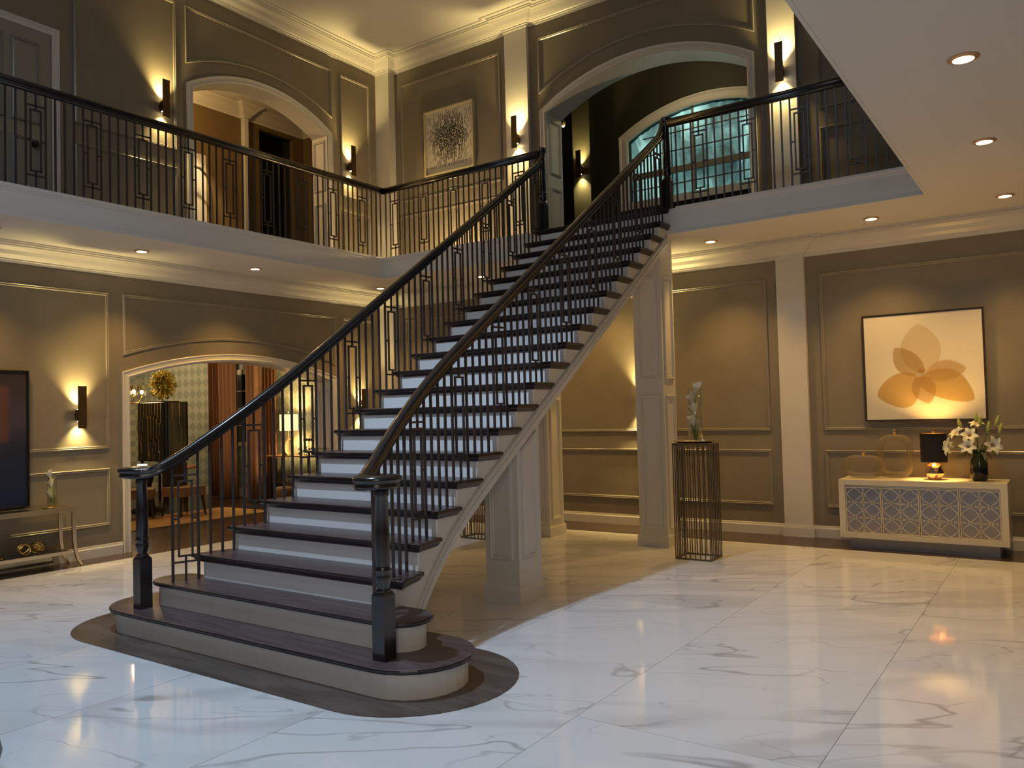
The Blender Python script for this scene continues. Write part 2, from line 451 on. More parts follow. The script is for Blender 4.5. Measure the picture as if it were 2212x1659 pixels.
# ------------------------------------------------------------ walls of the stair hall
UZ = [3.842, 7.56]
def arch_wall(mapf, ua, ub, z0, z1, u0, u1, zs, za, depth, name, mat='wall_paint'):
    pts = [(ua, z0), (u0, z0)] + arc(u0, u1, zs, za, 24) + [(u1, z0), (ub, z0), (ub, z1), (ua, z1)]
    mb = MB(); mb.prism(pts, mapf, -depth, 0); return mb.obj(name, mat, kind='structure')
AG = (5.40, 8.69, 2.12, 2.38)        # ground arch, left wall: y0, y1, spring, apex
AU = (6.32, 8.70, 6.00, 6.34)        # upper arch, left wall
AB = (-6.15, -3.15, 5.95, 6.375)     # upper arch, back wall: x0, x1
DL, DB = .34, .42
wl = arch_wall(mapL, -5, YB+.3, 0, 3.842, *AG, DL, 'wall_left')
wu = arch_wall(mapL, -5, YB+.3, 3.842, 7.56, *AU, DL, 'wall_left')
wb = MB().box(XL, 4.2, YB, YB+.1, 0, 3.842).obj('wall_back', 'wall_paint', kind='structure')
wbu = arch_wall(mapB, XL, 4.2, 3.842, 7.56, *AB, DB, 'wall_back')
MB().box(4.0, 4.2, -5, YB, 0, 7.56).obj('wall_right', 'wall_paint', kind='structure')
casing(mapL, AG[0], AG[1], 0, AG[2], AG[3], wl); jamb(mapL, AG[0], AG[1], 0, AG[2], AG[3], DL, wl)
casing(mapL, AU[0], AU[1], 3.842, AU[2], AU[3], wu); jamb(mapL, AU[0], AU[1], 3.842, AU[2], AU[3], DL, wu)
casing(mapB, AB[0], AB[1], 3.842, AB[2], AB[3], wbu); jamb(mapB, AB[0], AB[1], 3.842, AB[2], AB[3], DB, wbu)
# raised panels in the arch jambs (far reveals) 
def jamb_panels(mapf, zs_, parent, u0, u1):
    for z0, z1 in zs_:
        mb = MB(); sweep(mb, [(u0, z0), (u1, z0), (u1, z1), (u0, z1)], PROF_PANEL, mapf); mb.obj('jamb_panel', 'trim', parent)
jamb_panels(lambda u, v, h: (u, AG[1]-.014-h, v), [(.2, .92), (1.08, 2.0)], wl, XL-.30, XL-.05)
jamb_panels(lambda u, v, h: (u, AU[1]-.014-h, v), [(4.0, 4.93), (5.13, 5.93)], wu, XL-.30, XL-.05)
jamb_panels(lambda u, v, h: (AB[0]+.014+h, u, v), [(4.0, 4.86), (5.06, 5.86)], wbu, YB+.06, YB+.36)
# panel mouldings
ZP = [(1.27, 3.13), (.36, 1.035)]
ZQ = [(5.10, 7.07), (4.20, 4.87)]
for z0, z1 in ZP:
    panel(mapL, 1.6, 5.15, z0, z1, wl); panel(mapL, 8.94, 9.62, z0, z1, wl)
    panel(mapB, -6.15, -3.02, z0, z1, wb); panel(mapB, -2.39, .75, z0, z1, wb); panel(mapB, -8.98, -7.0, z0, z1, wb)
    panel(mapB, 1.4, 3.7, z0, z1, wb)
for z0, z1 in ZQ:
    panel(mapL, 4.76, 6.08, z0, z1, wu); panel(mapL, 8.97, 9.62, z0, z1, wu)
    panel(mapB, -8.98, -6.95, z0, z1, wbu); panel(mapB, -2.31, .75, z0, z1, wbu)
arch_panel(mapL, 5.33, 8.77, 2.385, 2.655, 3.135, wl)
arch_panel(mapL, 6.22, 8.79, 6.30, 6.59, 7.08, wu)
arch_panel(mapB, -6.25, -3.05, 6.25, 6.68, 7.08, wbu)
# pilasters
def pilaster(x0, x1, y, z0, z1):
    p = MB().box(x0, x1, y, YB, z0, z1).obj('trim_1', 'trim', kind='structure')
    MB().box(x0-.018, x1+.018, y-.018, YB, z0, z0+.11).box(x0-.01, x1+.01, y-.01, YB, z0+.11, z0+.135).obj('pilaster_base', 'trim', p)
YP = 9.87
PIL = [(-2.88, -2.55), (-6.82, -6.42)]
for a, b_ in PIL:
    pilaster(a, b_, YP, 0, 3.36); pilaster(a, b_, YP, 3.842, 7.31)
pilaster(XL, -9.13, 9.78, 0, 3.36); pilaster(XL, -9.13, 9.78, 3.842, 7.31)
# crown mouldings follow the pilasters
def crown(zb, k, name, bead):
    path = [(4.0, YB), (-2.55, YB), (-2.55, YP), (-2.88, YP), (-2.88, YB), (-6.42, YB), (-6.42, YP), (-6.82, YP), (-6.82, YB), (-9.13, YB), (-9.13, 9.78), (XL, 9.78), (XL, -5)]
    prof = [(0, 0), (.014, 0), (.018, .025), (.028, .030), (.030, .045), (.045, .055), (.075, .085), (.105, .125), (.14, .158), (.165, .165), (.168, .18), (.18, .185), (.18, .203), (0, .203)]
    mb = MB(); sweep(mb, path, [(d*k, h*k) for d, h in prof], lambda u, v, h: (u, v, zb+h), closed=False)
    o = mb.obj(name, 'trim', kind='structure')
    mb = MB(); sweep(mb, path, [(.255, .2*k-.012), (.272, .2*k-.012), (.272, .2*k+.002), (.255, .2*k+.002)], lambda u, v, h: (u, v, zb+h), closed=False)
    mb.obj('ceiling_bead', 'trim', o)
crown(3.35, .985, 'trim_2', .26); crown(7.30, 1.09, 'trim_3', .26)
# baseboards
def skirting(path, z, name):
    mb = MB(); sweep(mb, path, [(0, 0), (.02, 0), (.02, .105), (.013, .118), (.010, .135), (0, .14)], lambda u, v, h: (u, v, z+h), closed=False)
    return mb.obj(name, 'trim', kind='structure')
skirting([(4.0, YB), (-2.55, YB)], 0, 'baseboard_back')
skirting([(-2.88, YB), (-6.42, YB)], 0, 'baseboard_back'); skirting([(-6.82, YB), (-9.13, YB)], 0, 'baseboard_back')
skirting([(XL, 9.78), (XL, 8.79)], 0, 'baseboard_left'); skirting([(XL, 5.30), (XL, -5)], 0, 'baseboard_left')
skirting([(XL, 9.78), (XL, 8.80)], 3.842, 'baseboard_left'); skirting([(XL, 6.22), (XL, 4.61)], 3.842, 'baseboard_left')
skirting([(-2.88, YB), (-3.05, YB)], 3.842, 'baseboard_back'); skirting([(-6.82, YB), (-9.13, YB)], 3.842, 'baseboard_back'); skirting([(4.0, YB), (-2.55, YB)], 3.842, 'baseboard_back')

# gallery slab (its underside is the ground-floor ceiling), upper ceiling
XE, YE, XO = -8.09, 8.50, -1.03
slab = MB(); slab.prism([(XL, -5), (XE, -5), (XE, YE), (XO, YE), (XO, -5), (4.0, -5), (4.0, YB), (XL, YB)], lambda u, v, h: (u, v, h), 3.55, 3.84)
sl = slab.obj('ceiling', 'ceiling', kind='structure')
up = MB(); up.prism([(XL, -5), (XE-.02, -5), (XE-.02, YE+.02), (XO+.02, YE+.02), (XO+.02, -5), (4.0, -5), (4.0, YB), (XL, YB)], lambda u, v, h: (u, v, h), 3.8405, 3.848)
up.obj('floor', 'floor_wood', kind='structure')
for path_ in ([(XO, -5), (XO, YE), (-3.56, YE)], [(-5.56, YE), (XE, YE), (XE, -5)]):
    mb = MB(); sweep(mb, path_, [(0, 3.546), (.022, 3.546), (.022, 3.560), (.012, 3.572), (.010, 3.585), (0, 3.59)], lambda u, v, h: (u, v, h), closed=False)
    mb.obj('fascia_lip', 'ceiling', sl)
    mb = MB(); sweep(mb, path_, [(0, 3.785), (.008, 3.79), (.012, 3.81), (.03, 3.822), (.03, 3.849), (0, 3.849)], lambda u, v, h: (u, v, h), closed=False)
    mb.obj('fascia_lip', 'ceiling', sl)
MB().box(-9.78, 4.2, -5, 10.35, 7.52, 7.62).obj('ceiling', 'ceiling', kind='structure')

# upper left door
dr = MB().box(XL, XL+.018, 3.58, 4.50, 3.848, 6.03).obj('door_1', 'trim_paint', kind='structure')
mb = MB(); sweep(mb, [(3.49, 3.842), (3.49, 6.03+.09), (4.60, 6.03+.09), (4.60, 3.842)], [(0, 0), (0, .022), (-.012, .03), (-.05, .018), (-.09, .024), (-.09, 0)], mapL, closed=False)
mb.obj('door_casing', 'trim', dr)
for z0, z1 in ((4.05, 4.78), (4.95, 5.88)):
    for a, b_ in ((3.70, 4.0), (4.08, 4.38)):
        mb = MB(); sweep(mb, [(a, z0), (b_, z0), (b_, z1), (a, z1)], PROF_PANEL, lambda u, v, h: (XL+.018+h, u, v)); mb.obj('door_panel', 'trim_paint', dr)
MB().lathe([(.001, 0), (.03, 0), (.03, .008), (.012, .012), (.012, .035), (.034, .05), (.036, .065), (.02, .08), (.001, .082)], n=16).obj('door_knob', 'black', dr).matrix_local = Matrix.Translation((XL+.018, 4.31, 4.71)) @ Matrix.Rotation(PI/2, 4, 'Y')

# ------------------------------------------------------------ staircase
CX = -4.56
RI, RUN = .183, .2648
yf = lambda k: 3.735+RUN*(k-3)
hwt = lambda y: .83+.30*max(0, (4.7-y)/1.2)**2
hwr = lambda y: .83+.24*max(0, (4.7-y)/1.2)**2
zn = lambda y: .549+.691*(y-3.735)
zr = lambda y: zn(y)+.90
stair = thing('staircase', 'wide white staircase with dark wood treads and two dark handrails rising to the gallery', 'staircase', (CX, 3.6, 0))
ident = lambda u, v, h: (u, v, h)
def stack(mb, poly, levels):
    """solid through horizontal sections [(inset, z)]"""
    mb.loft([[(x, y, z) for x, y in offset_poly(poly, d)] for d, z in levels])
def shade_edges(o):  # faces not turned upwards get the painted-shade wood
    o.data.materials.append(MATS['tread_wood_shaded'])
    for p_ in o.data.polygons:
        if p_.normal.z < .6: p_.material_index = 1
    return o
def tread_levels(z, inset=.0):
    return [(.030, z-.060), (.022, z-.052), (.014, z-.036), (.010, z-.033), (.003, z-.030), (0, z-.022), (0, z-.012), (.003, z-.004), (.010, z)]
# two rounded starting steps
for k, (cx, cy, half, r) in enumerate([(-4.58, 3.62, 1.31, .37), (-4.56, 3.665, 1.17, .185)], 1):
    st = stadium(cx, cy, half, r, 12)
    mb = MB(); stack(mb, offset_poly(st, .045), [(0, (k-1)*RI + (.004 if k == 1 else 0)), (0, k*RI-.028)]); ro = mb.obj('riser', 'riser_cream', stair)
    ro['label'] = 'curved cream riser of a rounded starting step'
    mb = MB(); z = k*RI; stack(mb, st, [(.012, z-.030), (.003, z-.027), (0, z-.020), (0, z-.010), (.003, z-.003), (.009, z)]); shade_edges(mb.obj('tread', 'tread_wood', stair))
for k in range(3, 22):
    y0 = yf(k) if k < 21 else 8.455; y1 = yf(k)+RUN+.055 if k < 21 else 8.60; z = RI*k+(.008 if k == 21 else 0)
    ysam = [y0+(y1-y0)*t for t in (0, .33, .66, 1)]
    R = [(CX+hwt(y)+.09, y) for y in ysam]; Lp = [(CX-hwt(y)-.09, y) for y in ysam[::-1]]
    mb = MB(); stack(mb, R+Lp, tread_levels(z)); shade_edges(mb.obj('tread', 'tread_wood', stair))
    yr = y0+.036; hq = min(hwt(yr), .955)
    mb = MB().box(CX-hq-.045, CX+hq+.045, yr, yr+.018, RI*(k-1)+.0005, z-.058); mb.obj('riser', 'riser_white', stair)
# stringers
zlow = lambda y: max(0.0, zn(y)-(.42+.12*max(0, (5-y)/.9)**2))
for s in (-1, 1):
    mb = MB(); th = .02
    def xo(y): return CX+s*(min(hwt(y), .955)+.045)
    for k in range(2, 21):
        ya, yb = yf(k)+.042, yf(k+1)+.042
        if k == 2: ya = 3.80
        top = RI*k-.058 if k > 2 else RI*2-.03
        for q in range(2):
            y_a, y_b = ya+(yb-ya)*q/2, ya+(yb-ya)*(q+1)/2
            za, zb_ = min(zlow(y_a), top-.01), min(zlow(y_b), top-.01)
            P_ = [(xo(y_a)-s*.0005, y_a, za), (xo(y_b), y_b, zb_), (xo(y_b), y_b, top), (xo(y_a), y_a, top)]
            Q_ = [(p[0]-s*th, p[1], p[2]) for p in P_]
            a = [mb.bm.verts.new(p) for p in P_]; c_ = [mb.bm.verts.new(p) for p in Q_]
            mb.bm.faces.new(a); mb.bm.faces.new(c_[::-1])
            for i in range(4):
                j = (i+1) % 4; mb.bm.faces.new([a[i], a[j], c_[j], c_[i]])
    mb.obj('stringer', 'riser_white' if 0 else 'trim', stair)
    ypts = [3.93+(8.48-3.93)*i/40 for i in range(41)]
    mb = MB()
    mb.loft([[(xo(y)+s*d, y, max(zlow(y), 0)+.095+h) for d, h in ((0, 0), (.012, .004), (.016, .016), (.010, .024), (.014, .034), (0, .040))] for y in ypts])
    mb.obj('stringer_moulding', 'trim', stair)
    # lower flange of the stringer
    mb = MB(); mb.loft([[(xo(y)+s*d, y, max(zlow(y), 0)+h) for d, h in ((0, 0), (.006, 0), (.006, .06), (0, .06))] for y in ypts]); mb.obj('stringer_edge', 'trim', stair)
ypts = [3.9+(8.5-3.9)*i/30 for i in range(31)]
mb = MB(); mb.loft([[(CX+sx*(hwr(y)+.03), y, zlow(y)+h) for sx, h in ((-1, .002), (1, .002), (1, .02), (-1, .02))] for y in ypts]); mb.obj('soffit', 'trim', stair)

# balusters
BS = .0080
def unit_bar():
    mb = MB().box(-BS, BS, -BS, BS, 0, 1)
    me = bpy.data.meshes.new('baluster'); bmesh.ops.recalc_face_normals(mb.bm, faces=mb.bm.faces); mb.bm.to_mesh(me); mb.bm.free(); me.materials.append(MATS['iron']); return me
BAR = unit_bar()
def bar(parent, x, y, z0, z1):
    o = bpy.data.objects.new('baluster', BAR); COL.objects.link(o); o.parent = parent
    o.location = Vector((x, y, z0))-Vector(parent.location); o.scale = (1, 1, z1-z0)
def fret(parent, p0, p1, z0, ztop, zc0, zc1):
    """ornamental motif between two balusters standing at p0 and p1"""
    p0 = Vector((*p0, 0)); p1 = Vector((*p1, 0)); m_ = (p0+p1)/2; t = p1-p0; Lh = t.length/2; t.normalize(); ang = math.atan2(t.y, t.x)
    mb = MB(); s = BS*.9; rw = Lh*.52
    mb.box(-s, s, -s, s, ztop-.0, zc1-.001) if False else None
    mb.box(-s, s, -s, s, zc1-.045, ztop)             # upper stub
    mb.box(-Lh, Lh, -s, s, zc1-s, zc1+s)              # upper crossbar
    mb.box(-s, s, -s, s, z0, zc0+.045)
    mb.box(-Lh, Lh, -s, s, zc0-s, zc0+s)
    r0, r1 = zc0+.045, zc1-.045
    mb.box(-rw, rw, -s, s, r1-s, r1+s); mb.box(-rw, rw, -s, s, r0-s, r0+s)
    mb.box(-rw-s, -rw+s, -s, s, r0-s, r1+s); mb.box(rw-s, rw+s, -s, s, r0-s, r1+s)
    zm = (r0+r1)/2
    mb.box(-Lh, -rw, -s, s, zm-s, zm+s); mb.box(rw, Lh, -s, s, zm-s, zm+s)
    o = mb.obj('baluster_fret', 'iron', None); o.parent = parent
    o.matrix_local = Matrix.Translation(m_-Vector(parent.location)) @ Matrix.Rotation(ang, 4, 'Z')
for s in (-1, 1):
    for k in range(2, 21):
        P_ = [(CX+s*hwr(yf(k)+.074+.0883*i), yf(k)+.074+.0883*i) for i in range(3)]
        z0 = RI*k
        tops = [zr(p[1])-.06 for p in P_]
        bar(stair, *P_[0], z0, tops[0]); bar(stair, *P_[2], z0, tops[2])
        if k % 2: bar(stair, *P_[1], z0, tops[1])
        else: fret(stair, P_[0], P_[2], z0, tops[1], z0+.145, tops[1]-.15)

def rail_sweep(mb, pts, w_=.036, h_=.082):
    prof = [(-w_*.72, -h_), (w_*.72, -h_), (w_*.8, -h_*.72), (w_*.62, -h_*.62), (w_, -h_*.42), (w_*.95, -h_*.18), (w_*.6, -h_*.03), (0, 0), (-w_*.6, -h_*.03), (-w_*.95, -h_*.18), (-w_, -h_*.42), (-w_*.62, -h_*.62), (-w_*.8, -h_*.72)]
    rings = []; n = len(pts)
    pts = [Vector(p) for p in pts]
    for i, p in enumerate(pts):
        t = (pts[min(i+1, n-1)]-pts[max(i-1, 0)]); th_ = Vector((t.x, t.y, 0))
        if th_.length < 1e-4: th_ = last
        th_.normalize(); last = th_.copy()
        lat = Vector((th_.y, -th_.x, 0)); t.normalize(); upv = lat.cross(t)
        rings.append([p+lat*a+upv*b_ for a, b_ in prof])
    mb.loft(rings, smooth=True)
NEW = {-1: (CX-1.235, 3.41), 1: (CX+1.255, 3.41)}
DSC = {-1: 1.262, 1: 1.235}
for s in (-1, 1):
    nx, ny = NEW[s]; dx = CX+s*DSC[s]
    pts = [(CX+s*.83, 8.548, 4.89), (CX+s*.83, 8.535, 4.835), (CX+s*.83, 8.50, 4.772), (CX+s*.83, 8.42, zr(8.42)-.0)]
    y = 8.3
    while y > 3.62:
        pts.append((CX+s*hwr(y), y, zr(y))); y -= .16
    for y, z in ((3.60, 1.357), (3.54, 1.318), (3.48, 1.283), (3.42, 1.256)):
        pts.append((CX+s*hwr(y), y, z))
    for a in (0, 22, 45, 68, 90):
        # curl outwards into the volute
        ang = math.radians(180+a)
        x_ = dx + s*(.125*math.cos(ang)); y_ = 3.40+.09*math.sin(ang)
        pts.append((x_, y_, 1.243))
    mb = MB(); rail_sweep(mb, pts); hr = mb.obj('handrail', 'espresso', stair)
    mb = MB(); cx_, cy_ = dx, ny-.01
    mb.lathe([(.001, 0), (.122, 0), (.133, .008), (.133, .022), (.125, .030), (.142, .046), (.145, .062), (.134, .074), (.10, .079), (.001, .080)], cx_, cy_, n=36, cz=1.166)
    mb.obj('volute', 'espresso', stair)
def newel(parent, x, y, z0, zt, cap, blk):
    hw = .048
    mb = MB(); mb.box(x-hw, x+hw, y-hw, y+hw, z0, z0+blk-.012)
    zb = z0+blk
    mb.loft([[(x+a*q, y+b_*q, z) for a, b_ in ((-1, -1), (1, -1), (1, 1), (-1, 1))] for q, z in ((hw, zb-.012), (hw*.8, zb+.004), (.03, zb+.010))])
    mb.lathe([(.034, .0), (.046, .008), (.046, .018), (.034, .024), (.036, .034), (.047, .065), (.049, .10), (.044, .122), (.050, .128), (.050, .138), (.042, .146), (.045, .16), (.043, (zt-zb)*.6), (.037, zt-zb-.05), (.046, zt-zb-.035), (.040, zt-zb-.02), (.05, zt-zb)], x, y, n=16, cz=zb)
    if cap:
        mb.lathe([(.05, 0), (.056, .012), (.052, .03), (.056, .045), (.052, .058), (.03, .066), (.001, .068)], x, y, n=20, cz=zt)
    return mb.obj('newel_post', 'espresso', parent)
newel(stair, *NEW[-1], RI, 1.166, False, .38); newel(stair, *NEW[1], RI, 1.166, False, .38)
newel(stair, CX-.82, 8.565, 3.848, 4.855, True, .35); newel(stair, CX+.87, 8.565, 3.848, 4.855, True, .35)

# gallery balustrades
def balustrade(label, a, b_, n0, s, first, group='gallery balustrades'):
    """a->b_ in plan; first = distance of the first motif from a"""
    A, B_ = Vector((*a, 0)), Vector((*b_, 0)); d = (B_-A); Lt = d.length; d.normalize()
    t = thing('gallery_balustrade', label, 'balustrade', (A.x, A.y, 3.848), group=group)
    mb = MB(); rail_sweep(mb, [A+Vector((0, 0, 4.885)), (A+B_)/2+Vector((0, 0, 4.885)), B_+Vector((0, 0, 4.890))], .038, .090); mb.obj('handrail', 'espresso', t)
    i0 = -int(first/s); k = i0
    while first+k*s < Lt-.02:
        p = A+d*(first+k*s); m_ = k % 6
        if m_ == 1:
            q0 = p-d*s; q1 = p+d*s
            if 0 < first+(k-1)*s and first+(k+1)*s < Lt: fret(t, (q0.x, q0.y), (q1.x, q1.y), 3.848, 4.805, 3.985, 4.668)
        elif first+k*s > .01:
            bar(t, p.x, p.y, 3.848, 4.805)
        k += 1
    return t
RX, RY = XE-.035, YE+.04
balustrade('long dark balustrade with iron bars along the left gallery, below the arch', (RX, 1.6), (RX, RY), 0, .0913, 3.646-1.6, group=None)
balustrade('dark balustrade between the gallery corner and the left top newel, below the abstract picture', (RX, RY), (CX-.85, RY), 0, .0900, -7.988+.548-RX-.54, group=None)
balustrade('dark balustrade right of the stair top, in front of the teal curtained window', (CX+.90, RY), (XO, RY), 0, .0912, -3.379-(CX+.90), group=None)

# posts carrying the stair and the landing
def post(name, label, x0, x1, y0, y1, ztop, zpan, slope=False):
    t = thing(name, label, 'post', ((x0+x1)/2, (y0+y1)/2, 0), group=None)
    mb = MB()
    if slope:
        za, zb_ = zlow(y0)+.01, zlow(y1)+.01
        mb.loft([[(x0, y0, 0), (x1, y0, 0), (x1, y1, 0), (x0, y1, 0)], [(x0, y0, za), (x1, y0, za), (x1, y1, zb_), (x0, y1, zb_)]])
    else: mb.box(x0, x1, y0, y1, 0, ztop)
    mb.obj('shaft', 'trim', t)
    e_ = .02
    mb = MB(); stack(mb, [(x0-e_, y0-e_), (x1+e_, y0-e_), (x1+e_, y1+e_), (x0-e_, y1+e_)], [(0, 0), (0, .115), (.006, .128), (.012, .135), (.018, .145)]); mb.obj('base', 'trim', t)
    g = .055
    faces = [lambda u, v, h: (u, y0-h, v), lambda u, v, h: (x1+h, u, v), lambda u, v, h: (x0-h, -u, v)]
    rng = [(x0+g, x1-g), (y0+g, y1-g), (-y1+g, -y0-g)]
    for fi, (mp_, (a, b_)) in enumerate(zip(faces, rng)):
        for z0, z1 in zpan:
            if slope:
                if fi == 0: pts = [(a, z0), (b_, z0), (b_, zlow(y0)-.10), (a, zlow(y0)-.10)]
                elif fi == 1: pts = [(a, z0), (b_, z0), (b_, zlow(b_)-.10), (a, zlow(a)-.10)]
                else: pts = [(a, z0), (b_, z0), (b_, zlow(-b_)-.10), (a, zlow(-a)-.10)]
            else: pts = [(a, z0), (b_, z0), (b_, z1), (a, z1)]
            mb = MB(); sweep(mb, pts, [(0, 0), (0, .014), (.010, .018), (.02, .008), (.03, .012), (.036, 0)], mp_); mb.obj('panel_moulding', 'trim', t)
    return t
post('stair_post', 'short white panelled post under the middle of the stair, nearest the viewer', -4.10, -3.76, 5.47, 5.81, 0, [(.36, 1.1)], True)
post('stair_post', 'short white panelled post hidden under the far left side of the stair', -5.36, -5.02, 5.47, 5.81, 0, [(.36, 1.1)], True)
post('landing_post', 'tall white panelled post right of the stair, behind the wire pedestal with the vase', -4.14, -3.79, 8.50, 8.85, 3.56, [(.21, 1.73), (1.915, 3.10)])
post('landing_post', 'tall white panelled post behind the stair, left of the dark panelled wall', -5.75, -5.40, 8.55, 8.90, 3.56, [(.21, 1.73), (1.915, 3.10)])

# ------------------------------------------------------------ wall sconces
def make_sconce(name):
    t = thing(name, '', 'sconce', world=False)
    MB().box(-.048, .048, -.125, -.112, 0, .487).obj('back_plate', 'sconce_metal', t, bevel=.002).name = 'plate'
    b_ = MB().box(-.034, .034, -.112, -.030, .085, .215).box(-.03, .03, -.03, 0, .12, .18).obj('bracket', 'sconce_metal', t, bevel=.002)
    MB().box(-.022, .022, -.095, -.045, .2155, .2195).obj('bulb', 'sconce_glow', t)
    MB().box(-.022, .022, -.095, -.045, .0805, .0845).obj('bulb', 'sconce_glow', t)
    return t
SCON = []
def sconce(x, y, z, rz, label, e=1.0, group=None):
    o = make_sconce('wall_sconce'); o.location = (x, y, z); o.rotation_euler = (0, 0, rz); o['label'] = label
    if group: o['group'] = group
    add_light('sconce_uplight', 'SPOT', (0, -.060, .225), 185*e, YELL, aim=(0, .10, 1), cone=92, blend=1.0, radius=.02, parent=o)
    add_light('sconce_downlight', 'SPOT', (0, -.060, .075), 95*e, YELL, aim=(0, .10, -1), cone=96, blend=1.0, radius=.02, parent=o)
    SCON.append(o); return o
sconce(XL, 4.776, 1.518, PI/2, 'bronze up-and-down wall sconce left of the dining room arch, above the mirrored console', .62)
sconce(XL, 9.27, 1.518, PI/2, 'bronze wall sconce right of the dining room arch, seen through the stair balusters', .55)
sconce(XL, 5.87, 5.45, PI/2, 'bronze wall sconce on the upper left wall, left of the upper arch', .75)
sconce(XL, 9.14, 5.44, PI/2, 'bronze wall sconce on the upper left wall, right of the upper arch', .75)
sconce(-6.60, YP, 5.475, 0, 'bronze wall sconce on the white pilaster beside the abstract picture', .75)
sconce(-2.715, YP, 5.475, 0, 'bronze wall sconce on the white pilaster at upper right', .75)
sconce(-6.80, 12.12, 5.57, 0, 'bronze wall sconce on the dark pilaster in the room beyond the large upper arch', 1.6)
sconce(-4.72, YB, 1.518, 0, 'bronze wall sconce hidden behind the right landing post', 1.3)

t = thing('floor_uplight', 'small floor uplight behind the balusters, lighting the wall below the abstract picture', 'floor lamp', (-7.75, 9.40, 3.848))
MB().lathe([(.001, 0), (.05, 0), (.05, .06), (.042, .06), (.04, .05), (.001, .05)], -7.75, 9.40, n=18, cz=3.849).obj('housing', 'bronze_dark', t)
add_light('floor_uplight_lamp', 'POINT', (-7.75, 9.36, 3.96), 75, (1, .70, .30), radius=.03)

# ------------------------------------------------------------ recessed downlights
dl_pts = [(-8.74, 5.17), (-8.73, 6.74), (-8.72, 9.07), (-6.93, 9.28), (-3.43, 9.18), (-1.66, 9.22), (-.43, 9.06), (-.45, 7.03), (-.42, 5.23), (-5.18, 9.25), (-8.73, 3.6)]
dl_lab = ['recessed ceiling light over the mirrored console, leftmost in view', 'recessed ceiling light above the left arch', 'recessed ceiling light next to the left corner, touching the handrail in view',
 'recessed ceiling light under the back gallery, seen through the left stair balusters', 'recessed ceiling light just right of the landing post', 'recessed ceiling light over the wide white pilaster',
 'recessed ceiling light at the right edge, third up in the right row', 'recessed ceiling light in the middle of the right row', 'largest recessed ceiling light, top of the right row',
 'recessed ceiling light hidden behind the stair', 'recessed ceiling light left of the frame over the console']
for (x, y), lab in zip(dl_pts, dl_lab):
    t = thing('recessed_downlight', lab, 'ceiling light', (x, y, 3.55), world=False)
    mb = MB(); mb.lathe([(.056, -.012), (.056, .001), (.082, .001), (.084, -.003), (.076, -.007), (.062, -.012)], n=28, caps=False); mb.loft([[(.056*math.cos(2*PI*i/28), .056*math.sin(2*PI*i/28), -.012) for i in range(28)], [(.062*math.cos(2*PI*i/28), .062*math.sin(2*PI*i/28), -.012) for i in range(28)]], caps=False)
    mb.obj('trim_ring', 'downlight_trim', t)
    mb = MB(); mb.lathe([(.001, -.010), (.052, -.010), (.052, -.004), (.001, -.004)], n=24); mb.obj('lens', 'downlight_glow', t)
    nb = 0.10
    add_light('downlight_beam', 'SPOT', (0, 0, -.02), 112, (1.0, .58, .16), aim=(0, 0, -1), cone=104, blend=.75, radius=.04, parent=t)

# ------------------------------------------------------------ flower canvas on the back wall
t = thing('flower_canvas', 'large square canvas with overlapping translucent amber petals in a thin dark frame', 'picture', (-1.315, 9.93, 1.37))
MB().box(-1.905, -.730, 9.885, 9.925, 1.385, 2.555).obj('canvas', 'canvas', t)
mb = MB(); sweep(mb, [(-1.925, 1.365), (-.710, 1.365), (-.710, 2.575), (-1.925, 2.575)], [(0, .005), (0, .060), (.008, .060), (.008, .048), (.020, .046), (.020, .005)], mapB); mb.obj('frame', 'frame_dark', t)
def petal_pts(c0, tip, w_, bow, n=22):
    """leaf outline from base c0 to tip, both in canvas coordinates"""
    b0 = Vector(c0); t0 = Vector(tip); d = t0-b0; L0 = d.length; d.normalize(); nrm = Vector((-d.y, d.x))
    l, r_ = [], []
    for i in range(n+1):
        s = i/n; wv = w_*(math.sin(PI*s**.90))**.70; cb = bow*math.sin(PI*s)
        p = b0+d*L0*s+nrm*cb
        l.append(p+nrm*wv); r_.append(p-nrm*wv)
    return [tuple(v) for v in l]+[tuple(v) for v in r_[::-1][1:-1]]
# canvas coordinates: 0..1 right, 0..1 up
petals = [((.50, .43), (.475, .905), .158, .0, (.74, .60, .38), .60), ((.47, .39), (.10, .225), .150, .045, (.58, .35, .09), .72), ((.46, .385), (.915, .175), .128, .045, (.56, .34, .07), .72),
 ((.50, .43), (.265, .685), .098, .02, (.50, .30, .08), .55), ((.53, .42), (.86, .465), .088, .01, (.55, .34, .12), .58), ((.47, .41), (.545, .145), .092, .0, (.46, .27, .09), .62)]
for i, (b0, tp, w_, bow, colr, al) in enumerate([(p_[0], p_[1], p_[2]*1.10, p_[3], p_[4], p_[5]*.9) for p_ in petals]):
    nm = 'petal_ink_%d' % i
    m, N, L, b = newmat(nm); b.inputs['Base Color'].default_value = (*colr, 1); b.inputs['Alpha'].default_value = al; b.inputs['Roughness'].default_value = .8
    mb = MB(); pts = petal_pts(b0, tp, w_, bow)
    hh = .0012*(i+1)
    mb.face([(-1.905+u*1.175, 9.885-hh, 1.385+v*1.17) for u, v in pts]); mb.obj('painted_petal', nm, t, fix=False)
mb = MB()
for u, v in ((.49, .44), (.52, .46), (.50, .42), (.47, .45)):
    mb.tube([(-1.905+(.5+(u-.5)*.2)*1.175, 9.876, 1.385+.44*1.17), (-1.905+u*1.175, 9.875, 1.385+v*1.17+.02)], .006, 6)
mb.obj('painted_stamens', 'stamen', t)

